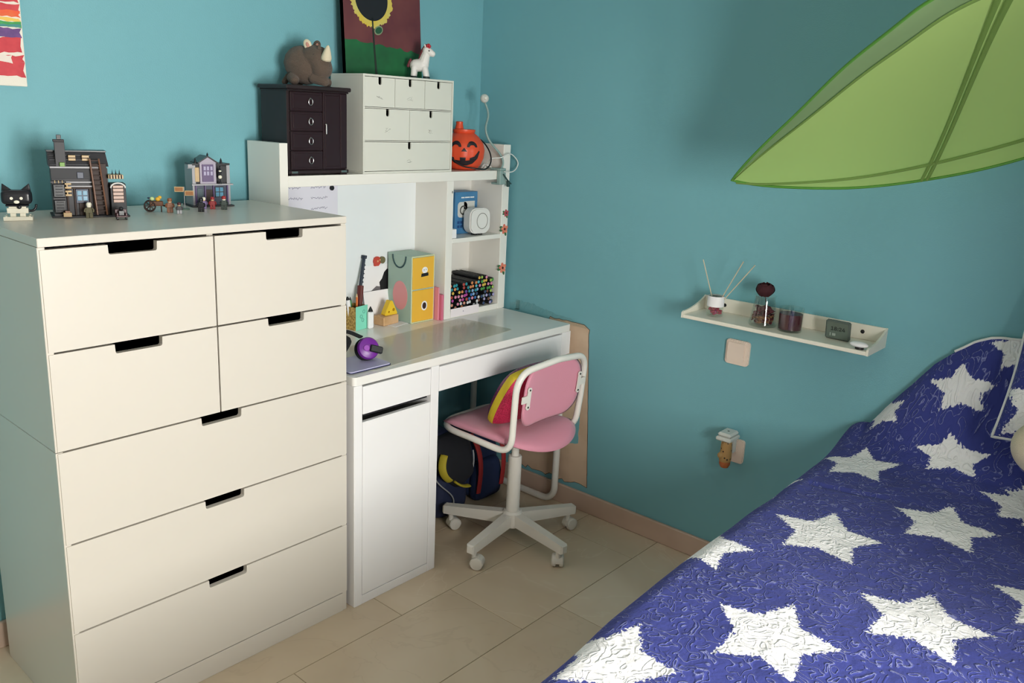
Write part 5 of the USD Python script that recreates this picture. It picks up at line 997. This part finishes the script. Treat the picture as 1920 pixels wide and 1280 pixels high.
for a_, b_, m_, xr in ((-150, -110, PRED, RX1 - 0.004), (-95, -60, PRED, RX1 - 0.01), (-50, -18, PRED, RX1 - 0.006), (-10, 4, PRED, RX1 - 0.004), (12, 27, PRED, RX1 - 0.002), (24, 35, PORA, RX1 - 0.002), (34, 40, PYEL, RX1 - 0.002), (40, 50, PGRN, RX1 - 0.002), (49, 54, PTEA, RX1 - 0.003), (53, 70, PPUR, RX1 - 0.003), (74, 101, PRED, RX1 - 0.006), (104, 118, PRED, RX1 - 0.002), (119, 146, PRED, RX1 - 0.002)):
    stroke(a_, b_, m_, int(a_ + 200), xr)
stroke(103, 117, mat('white_stroke', 'e6dcd2', 0.7), 77, RX1 - 0.030, 2)

# ------------------------------------------------------------------ toys on top of the chest
Z1 = HT + 0.0002
BK = mat('black_brick', '17181f', 0.3); WB = mat('white_brick', 'e8e3d2', 0.35)
ct = thing('brick_cat', 'black and white brick toy cat at the left end of the chest top', 'toy cat', (-1.815, -0.222, Z1), -22)
studs = lambda xs_, ys_, z: cat_([lathe([(0, 0), (0.0024, 0), (0.0024, 0.0018), (0, 0.0018)], 10, (x, y, z)) for x in xs_ for y in ys_])
part(ct, 'base', J(cbc(0, 0, 0.0045, 0.060, 0.044, 0.0088, 0.0006), studs((-0.024, 0.024), (-0.016, 0.016), 0.0088)), WB, local=True)
part(ct, 'legs', J(cbc(-0.010, -0.004, 0.0125, 0.012, 0.016, 0.0074, 0.0005), cbc(0.010, -0.004, 0.0125, 0.012, 0.016, 0.0074, 0.0005)), WB, local=True)
part(ct, 'body', J(cbc(0, 0, 0.0225, 0.044, 0.026, 0.0125, 0.0008), cbc(0, -0.001, 0.0305, 0.036, 0.022, 0.0036, 0.0008)), WB, local=True)
part(ct, 'collar', J(cbc(0, -0.002, 0.0345, 0.048, 0.024, 0.0044, 0.0015), ell(0.004, -0.015, 0.031, 0.005, 0.003, 0.0045, 1)), BK, label='black collar', local=True)
hdm = m3.Manifold.batch_hull([sph((x, y, z), 0.010, 18) for x in (-0.022, 0.022) for y in (-0.010, 0.010) for z in (0.047, 0.060)])
ears = [m3.Manifold.batch_hull([sph((sx * 0.027, 0, 0.083), 0.0012, 8), sph((sx * 0.027, 0, 0.062), 0.004, 8), sph((sx * 0.010, 0, 0.066), 0.004, 8)]) for sx in (-1, 1)]
part(ct, 'head', blob([hdm] + ears, 0.005, 2), BK, smooth=45, local=True)
for sx in (-1, 1): part(ct, 'eye', lathe([(0, 0), (0.0034, 0), (0.0034, 0.0012), (0, 0.0014)], 14, (sx * 0.010, -0.0196, 0.052), [0, -1, 0]), WB, local=True)
part(ct, 'muzzle', ell(0, -0.020, 0.0435, 0.006, 0.0022, 0.004, 2), WB, smooth=True, local=True)
part(ct, 'tail', tube(spline([(0.020, 0.012, 0.020), (0.034, 0.018, 0.022), (0.038, 0.018, 0.034)], 12), 0.003, 8), BK, smooth=True, local=True)

DG = mat('dark_grey_brick', '303035', 0.6); MG = mat('grey_brick', '4a494d', 0.6); LG = mat('light_grey_brick', '9b9aa0', 0.35); TAN = mat('tan_brick', 'bfa276', 0.4); RBR = mat('brown_brick', '6b4632', 0.35); DBR = mat('dark_brown_brick', '35231e', 0.6); SBL = mat('blue_pane', '5f93b0', 0.15); DBL = mat('dark_blue_brick', '232f4a', 0.35); COP = mat('copper_brick', '9a7058', 0.3)
PUB = mat('purple_brick', '55406e', 0.35); LAV = mat('lavender_brick', 'a59cae', 0.35)
s1 = thing('brick_shop', 'grey toy brick shop with brown ladder and corner turret on the chest top', 'toy house', (-1.734, -0.222, Z1), -18)
def S1(name, x0, x1, y0, y1, z0, z1, m, label=None, c=0.0006, par=None): return part(par or s1, name, cb(x0, x1, y0, y1, z0, z1, c), m, label=label, local=True)
S1('base_plate', -0.006, 0.168, -0.012, 0.085, 0, 0.004, DG)
S1('wall', 0.0, 0.125, 0.010, 0.075, 0.004, 0.118, MG)
S1('ledge', -0.002, 0.105, 0.004, 0.012, 0.118, 0.1225, LG); S1('ledge', 0.03, 0.088, 0.004, 0.012, 0.083, 0.0865, LG); S1('ledge', 0.03, 0.088, 0.003, 0.012, 0.073, 0.0765, LG)
S1('upper_floor', -0.001, 0.092, 0.006, 0.02, 0.0925, 0.118, DG)
rf = trimesh.convex.convex_hull([(-0.004, 0.008, 0.1225), (0.128, 0.008, 0.1225), (-0.004, 0.078, 0.1225), (0.128, 0.078, 0.1225), (-0.004, 0.030, 0.158), (0.124, 0.030, 0.158), (-0.004, 0.074, 0.158), (0.124, 0.074, 0.158)])
part(s1, 'roof', rf, DG, local=True); S1('roof_ridge', -0.006, 0.126, 0.026, 0.078, 0.156, 0.160, BK)
S1('chimney', 0.012, 0.034, 0.008, 0.030, 0.122, 0.180, MG); S1('chimney_pot', 0.010, 0.034, 0.010, 0.028, 0.180, 0.186, DG); S1('chimney_pot', 0.018, 0.028, 0.012, 0.022, 0.186, 0.197, BK)
for x in (0.040, 0.070):
    w_ = S1('skylight', x, x + 0.016, 0.012, 0.026, 0.136, 0.149, TAN)
    S1('shutter_gap', x - 0.0002, x + 0.0162, 0.0114, 0.013, 0.1415, 0.1435, DBR, par=w_)
S1('plant_box', 0.020, 0.031, 0.002, 0.010, 0.1225, 0.132, mat('green_brick', '6f9a3c', 0.4), label='green plant box')
S1('window', 0.056, 0.070, 0.003, 0.0065, 0.094, 0.109, DBL)
for z in (0.012, 0.050):
    w_ = S1('bay_window', 0.002, 0.026, -0.004, 0.010, z, z + 0.030, BK)
    for k in range(4): S1('lattice', 0.006, 0.022, -0.0048, -0.0036, z + 0.004 + 0.007 * k, z + 0.0055 + 0.007 * k, DG, par=w_)
S1('bay_frame', 0.0, 0.028, -0.002, 0.011, 0.043, 0.048, MG); S1('bay_frame', -0.003, 0.028, -0.004, 0.012, 0.083, 0.088, MG); S1('bay_frame', 0.0, 0.028, -0.006, 0.011, 0.004, 0.010, MG)
for z in (0.052, 0.070):
    for k in (0, 0.009): S1('sign', 0.027, 0.041, -0.004, -0.001, z + k, z + 0.0045 + k, TAN, label='tan sign board')
    S1('sign', 0.030, 0.033, -0.005, -0.002, z, z + 0.012, TAN)
S1('shop_window', 0.050, 0.078, 0.004, 0.011, 0.034, 0.068, DBL)
for x in (0.053, 0.0655):
    for z in (0.040, 0.053): S1('window_pane', x, x + 0.010, 0.0032, 0.0045, z, z + 0.011, SBL)
S1('door', 0.056, 0.068, 0.006, 0.0105, 0.004, 0.034, DBR)
for (xa, xb) in ((0.086, 0.094), (0.106, 0.116)):
    part(s1, 'ladder_rail', tube([(xa, 0.001, 0.142), ((xa + xb) / 2, -0.005, 0.075), (xb, -0.010, 0.006)], 0.0022, 8), RBR, smooth=40, local=True)
for k in range(11):
    t = k / 10.5; S1('ladder_rung', 0.086 + 0.008 * t, 0.107 + 0.010 * t, 0.000 - 0.010 * t, 0.004 - 0.010 * t, 0.136 - 0.128 * t, 0.139 - 0.128 * t, DBR)
S1('rear_panel', 0.088, 0.122, 0.004, 0.011, 0.006, 0.130, DBR, label='dark brown wall behind the ladder')
for x in (0.030, 0.046, 0.080): S1('timber_post', x, x + 0.004, 0.0055, 0.011, 0.004, 0.073, DBR)
S1('timber_beam', 0.028, 0.088, 0.005, 0.011, 0.0685, 0.0725, DBR)
for k in range(3): S1('roof_tile_course', -0.002, 0.090, 0.0085 + 0.0068 * k, 0.013 + 0.0068 * k, 0.1255 + 0.0110 * k, 0.1275 + 0.0110 * k, BK)
for x in (0.006, 0.014, 0.022): S1('bottle', x - 0.001, x + 0.001, -0.0055, -0.004, 0.083, 0.090, TAN)
S1('turret', 0.127, 0.162, -0.010, 0.04, 0.004, 0.082, DG); S1('turret_balcony', 0.124, 0.158, -0.012, 0.03, 0.094, 0.104, TAN)
for k in range(5): S1('balcony_slat', 0.126 + 0.0065 * k, 0.129 + 0.0065 * k, -0.0135, -0.0115, 0.0945, 0.1035, DBR)
for k in range(3): part(s1, 'spike', mv(lathe([(0, 0), (0.0016, 0), (0, 0.014)], 8), 0.134 + 0.008 * k, -0.004, 0.104), BK, local=True)
w_ = S1('turret_window', 0.132, 0.156, -0.013, -0.009, 0.036, 0.078, COP)
for z in (0.043, 0.052, 0.061, 0.070): S1('window_bar', 0.1315, 0.1565, -0.0138, -0.0126, z, z + 0.002, DBR, par=w_)
aa = np.radians(np.linspace(0, 180, 14))
part(s1, 'window_arch', tube(np.stack([0.144 + 0.0165 * np.cos(aa), np.full(14, -0.0125), 0.072 + 0.012 * np.sin(aa)], 1), 0.002, 8), mat('white_brick2', 'd8d6d4', 0.35), label='white arch', smooth=True, local=True)
S1('crate', 0.018, 0.036, -0.026, -0.012, 0.004, 0.014, TAN, label='tan crate'); S1('crate', 0.022, 0.033, -0.024, -0.014, 0.014, 0.018, COP)

SKN = mat('yellow_skin_brick', 'd8b48c', 0.4)
def figure(x, y, label, torso, legs, hair, rz=-30, skin=None, hat=None, sc=1.0):
    t = thing('toy_figure', label, 'toy figure', (x, y, Z1), rz); q = lambda m: (m.apply_scale(sc), m)[1]
    part(t, 'legs', q(J(cb(-0.0078, -0.0004, -0.004, 0.004, 0, 0.0125, 0.0006), cb(0.0004, 0.0078, -0.004, 0.004, 0, 0.0125, 0.0006))), legs, local=True)
    tv = trimesh.convex.convex_hull([(sx * w, sy * 0.0042, z) for w, z in ((0.0078, 0.0126), (0.0058, 0.0252)) for sx in (-1, 1) for sy in (-1, 1)])
    part(t, 'torso', q(tv), torso, local=True)
    for sx in (-1, 1): part(t, 'arm', q(tube([(sx * 0.0072, 0, 0.0235), (sx * 0.0098, -0.001, 0.019), (sx * 0.0095, -0.005, 0.0145)], 0.0022, 8)), torso, smooth=True, local=True)
    part(t, 'head', q(lathe([(0, 0.0254), (0.0038, 0.0254), (0.0052, 0.027), (0.0052, 0.0325), (0.004, 0.034), (0, 0.034)], 16)), skin or SKN, smooth=40, local=True)
    part(t, 'hair', q(hat if hat is not None else lathe([(0.0053, 0.029), (0.0062, 0.031), (0.0060, 0.035), (0.004, 0.0378), (0, 0.038)], 14)), hair, smooth=40, local=True)
    return t
OLV = mat('olive_brick', '6b6650', 0.4); MAR = mat('maroon_brick', '4a2028', 0.4); ORB = mat('reddish_brown_brick', '8a5638', 0.4); RED2 = mat('red_brick', '9a2a2e', 0.4); GRN2 = mat('deep_green_brick', '2a3a34', 0.4); LAP = mat('lilac_brick', '8a76a8', 0.4)
figure(-1.668, -0.262, 'toy figure in an olive robe with pale head before the grey brick shop', OLV, OLV, WB, skin=WB)
figure(-1.452, -0.246, 'reddish-brown toy figure standing just right of the little cart', ORB, ORB, ORB, -25)
figure(-1.447, -0.286, 'toy figure in grey with dark red hair in front of the brown toy figure', MG, LG, MAR, -20, sc=0.8)
figure(-1.375, -0.268, 'black toy figure with black hood in front of the purple brick shop', BK, BK, BK, -30, skin=BK)
figure(-1.335, -0.212, 'small lilac toy figure between the black and red toy figures', LAP, LAP, WB, -30, sc=0.85)
figure(-1.318, -0.228, 'red-robed toy figure before the door of the purple brick shop', RED2, RED2, RED2, -30, sc=0.9)
figure(-1.297, -0.252, 'dark green toy figure with red and white cap at right of the purple shop', GRN2, GRN2, RED2, -30, skin=WB)
# trolley in front of the turret
tr = thing('toy_trolley', 'dark maroon toy trolley with a seated figure in front of the corner turret', 'toy trolley', (-1.618, -0.325, Z1), -15)
part(tr, 'frame', J(cbc(0, 0, 0.008, 0.026, 0.018, 0.004, 0.0006), cbc(0, 0.008, 0.017, 0.026, 0.003, 0.014, 0.0006), cbc(-0.010, -0.004, 0.013, 0.004, 0.010, 0.006, 0.0005), cbc(0.010, -0.004, 0.013, 0.004, 0.010, 0.006, 0.0005)), MAR, local=True)
for x in (-0.010, 0.010):
    for y in (-0.006, 0.006): part(tr, 'wheel', lathe([(0, -0.0015), (0.004, -0.0015), (0.004, 0.0015), (0, 0.0015)], 14, (x, y, 0.004), [1, 0, 0]), BK, smooth=40, local=True)
part(tr, 'load', J(cbc(0, -0.001, 0.016, 0.013, 0.009, 0.012, 0.001), ell(0, -0.001, 0.0265, 0.0052, 0.0052, 0.005, 2)), BK, local=True)
# cart
cq = thing('toy_cart', 'brown toy cart with spoked wheel heaped with yellow and green bits on the chest top', 'toy cart', (-1.478, -0.215, Z1), -28)
for y in (-0.011, 0.011):
    wl_ = part(cq, 'wheel', tube(np.stack([-0.012 + 0.0135 * np.cos(ra), np.full(40, y), 0.0152 + 0.0135 * np.sin(ra)], 1), 0.0016, 8, closed=True), DBR, smooth=True, local=True)
    for k in range(4):
        a = k * math.pi / 4; part(wl_, 'spoke', tube([(-0.012 + 0.013 * math.cos(a), y, 0.0152 + 0.013 * math.sin(a)), (-0.012 - 0.013 * math.cos(a), y, 0.0152 - 0.013 * math.sin(a))], 0.0009, 6), DBR, local=True)
part(cq, 'box', J(cb(-0.012, 0.020, -0.009, 0.009, 0.016, 0.018, 0.0004), cb(-0.013, -0.011, -0.009, 0.009, 0.018, 0.030, 0.0004), cb(0.019, 0.021, -0.009, 0.009, 0.018, 0.028, 0.0004), cb(-0.011, 0.019, -0.010, -0.008, 0.018, 0.028, 0.0004), cb(-0.011, 0.019, 0.008, 0.010, 0.018, 0.028, 0.0004)), RBR, local=True)
part(cq, 'shaft', J(tube([(0.018, -0.007, 0.017), (0.034, -0.007, 0.014)], 0.0014, 8), tube([(0.018, 0.007, 0.017), (0.034, 0.007, 0.014)], 0.0014, 8), cbc(0.016, 0, 0.008, 0.003, 0.012, 0.0155, 0.0005)), DBR, local=True)
for x, z, rr_2, m_, nm in ((-0.006, 0.034, 0.006, mat('pale_green_brick', 'c9dfa0', 0.4), 'white_green_load'), (0.008, 0.033, 0.0065, YEL, 'yellow_load'), (0.013, 0.038, 0.005, YEL, 'yellow_load'), (-0.014, 0.036, 0.003, DBL, 'dark_load')): part(cq, nm, ell(x, 0, z, rr_2, rr_2, rr_2 * 0.9, 2), m_, smooth=True, local=True)
# sign post
sg = thing('toy_signpost', 'toy signpost with two orange-brown boards on a round green foot', 'toy signpost', (-1.388, -0.205, Z1), -30)
part(sg, 'foot', lathe([(0, 0), (0.013, 0), (0.012, 0.003), (0, 0.004)], 20), mat('sand_green_brick', '5f7a6c', 0.4), smooth=40, local=True)
part(sg, 'pole', tube([(0, 0, 0.003), (0, 0, 0.062)], 0.0012, 8), LG, local=True)
for x, z, y in ((-0.013, 0.055, -0.002), (0.013, 0.045, -0.005)):
    b_ = part(sg, 'board', cb(x - 0.012, x + 0.012, y, y + 0.003, z - 0.007, z + 0.007, 0.0005), TAN, local=True)
    part(b_, 'board_print', cb(x - 0.0098, x + 0.0098, y - 0.0005, y + 0.0005, z - 0.005, z + 0.005, 0.0002), mat('orange_brown_print', '96602f', 0.5), label='orange-brown print', local=True)
# purple shop
s2 = thing('brick_shop', 'lavender and black toy brick shop with gabled roof and purple window on the chest top', 'toy house', (-1.337, -0.162, Z1), -10)
def S2(name, x0, x1, y0, y1, z0, z1, m, label=None, c=0.0005, par=None): return part(par or s2, name, cb(x0, x1, y0, y1, z0, z1, c), m, label=label, local=True)
S2('base_plate', -0.008, 0.112, -0.012, 0.07, 0, 0.004, DG)
S2('wall', 0.004, 0.098, 0.006, 0.062, 0.004, 0.118, DG)
for x in (-0.002, 0.096): S2('corner_column', x, x + 0.010, 0.0, 0.062, 0.004, 0.116, LG)
S2('upper_front', 0.020, 0.066, 0.0, 0.012, 0.064, 0.122, LAV)
part(s2, 'gable', ext(Polygon([(0.018, 0), (0.068, 0), (0.043, 0.016)]), 0.014, FR((0, 0.012, 0.122), (1, 0, 0), (0, 0, 1))), LAV, local=True)
for sx, xa, xb in ((1, 0.014, 0.043), (-1, 0.072, 0.043)): part(s2, 'roof_slope', trimesh.convex.convex_hull([(xa, y, 0.120 + d) for y in (-0.004, 0.06) for d in (0, 0.004)] + [(xb, y, 0.1385 + d) for y in (-0.004, 0.06) for d in (0, 0.004)]), BK, local=True)
part(s2, 'roof_finial', mv(lathe([(0, 0), (0.002, 0), (0.0025, 0.004), (0, 0.010)], 8), 0.043, 0.0, 0.142), BK, local=True)
S2('roof', 0.0, 0.108, 0.004, 0.064, 0.1165, 0.121, BK)
for x in (0.010, 0.083): part(s2, 'spire', mv(lathe([(0, 0), (0.004, 0), (0.003, 0.008), (0, 0.016)], 10), x, 0.006, 0.121), BK, local=True)
w_ = S2('purple_window', 0.026, 0.058, -0.0025, 0.001, 0.070, 0.118, PUB)
for x in (0.030, 0.039, 0.049):
    for z in (0.088, 0.102): S2('window_pane', x, x + 0.0065, -0.0033, -0.0022, z, z + 0.011, mat('lavender_pane', 'b5aecb', 0.15), par=w_)
S2('ledge', -0.006, 0.112, -0.008, 0.010, 0.060, 0.0645, LG)
S2('black_panel', 0.078, 0.096, -0.001, 0.006, 0.068, 0.114, BK); S2('gold_panel', 0.006, 0.018, -0.001, 0.006, 0.070, 0.110, TAN)
S2('lower_front', 0.006, 0.096, 0.0, 0.008, 0.004, 0.060, DBL)
for x in (0.004, 0.030, 0.054, 0.094): S2('pillar', x, x + 0.004, -0.005, 0.001, 0.004, 0.060, PUB)
S2('door', 0.035, 0.053, -0.002, 0.001, 0.004, 0.048, DBR); w_ = S2('shop_window', 0.060, 0.086, -0.002, 0.001, 0.026, 0.056, BK)
for x in (0.062, 0.074):
    for z in (0.028, 0.042): S2('window_pane', x, x + 0.010, -0.0028, -0.0018, z, z + 0.012, SBL, par=w_)
S2('window_pane', 0.010, 0.026, -0.0012, 0.0002, 0.028, 0.052, mat('dusty_pane', '55646c', 0.2))
lt_ = part(s2, 'lantern', mv(lathe([(0, 0), (0.004, 0), (0.0035, 0.006), (0.0015, 0.008), (0.0015, 0.012), (0.0045, 0.030), (0.006, 0.034), (0.001, 0.048), (0, 0.050)], 12), 0.072, -0.012, 0.0645), BK, smooth=40, local=True)
part(lt_, 'lantern_globe', ell(0.072, -0.0135, 0.084, 0.0055, 0.0055, 0.0055, 2), WB, smooth=True, local=True); part(lt_, 'lantern_globe', ell(0.072, -0.0135, 0.100, 0.0045, 0.0045, 0.004, 2), WB, smooth=True, local=True)
part(s2, 'wall_bracket', J(tube([(0.0, 0.0, 0.108), (-0.016, -0.004, 0.108)], 0.0012, 6), cbc(-0.008, -0.003, 0.114, 0.012, 0.004, 0.010, 0.0006)), LG, local=True)
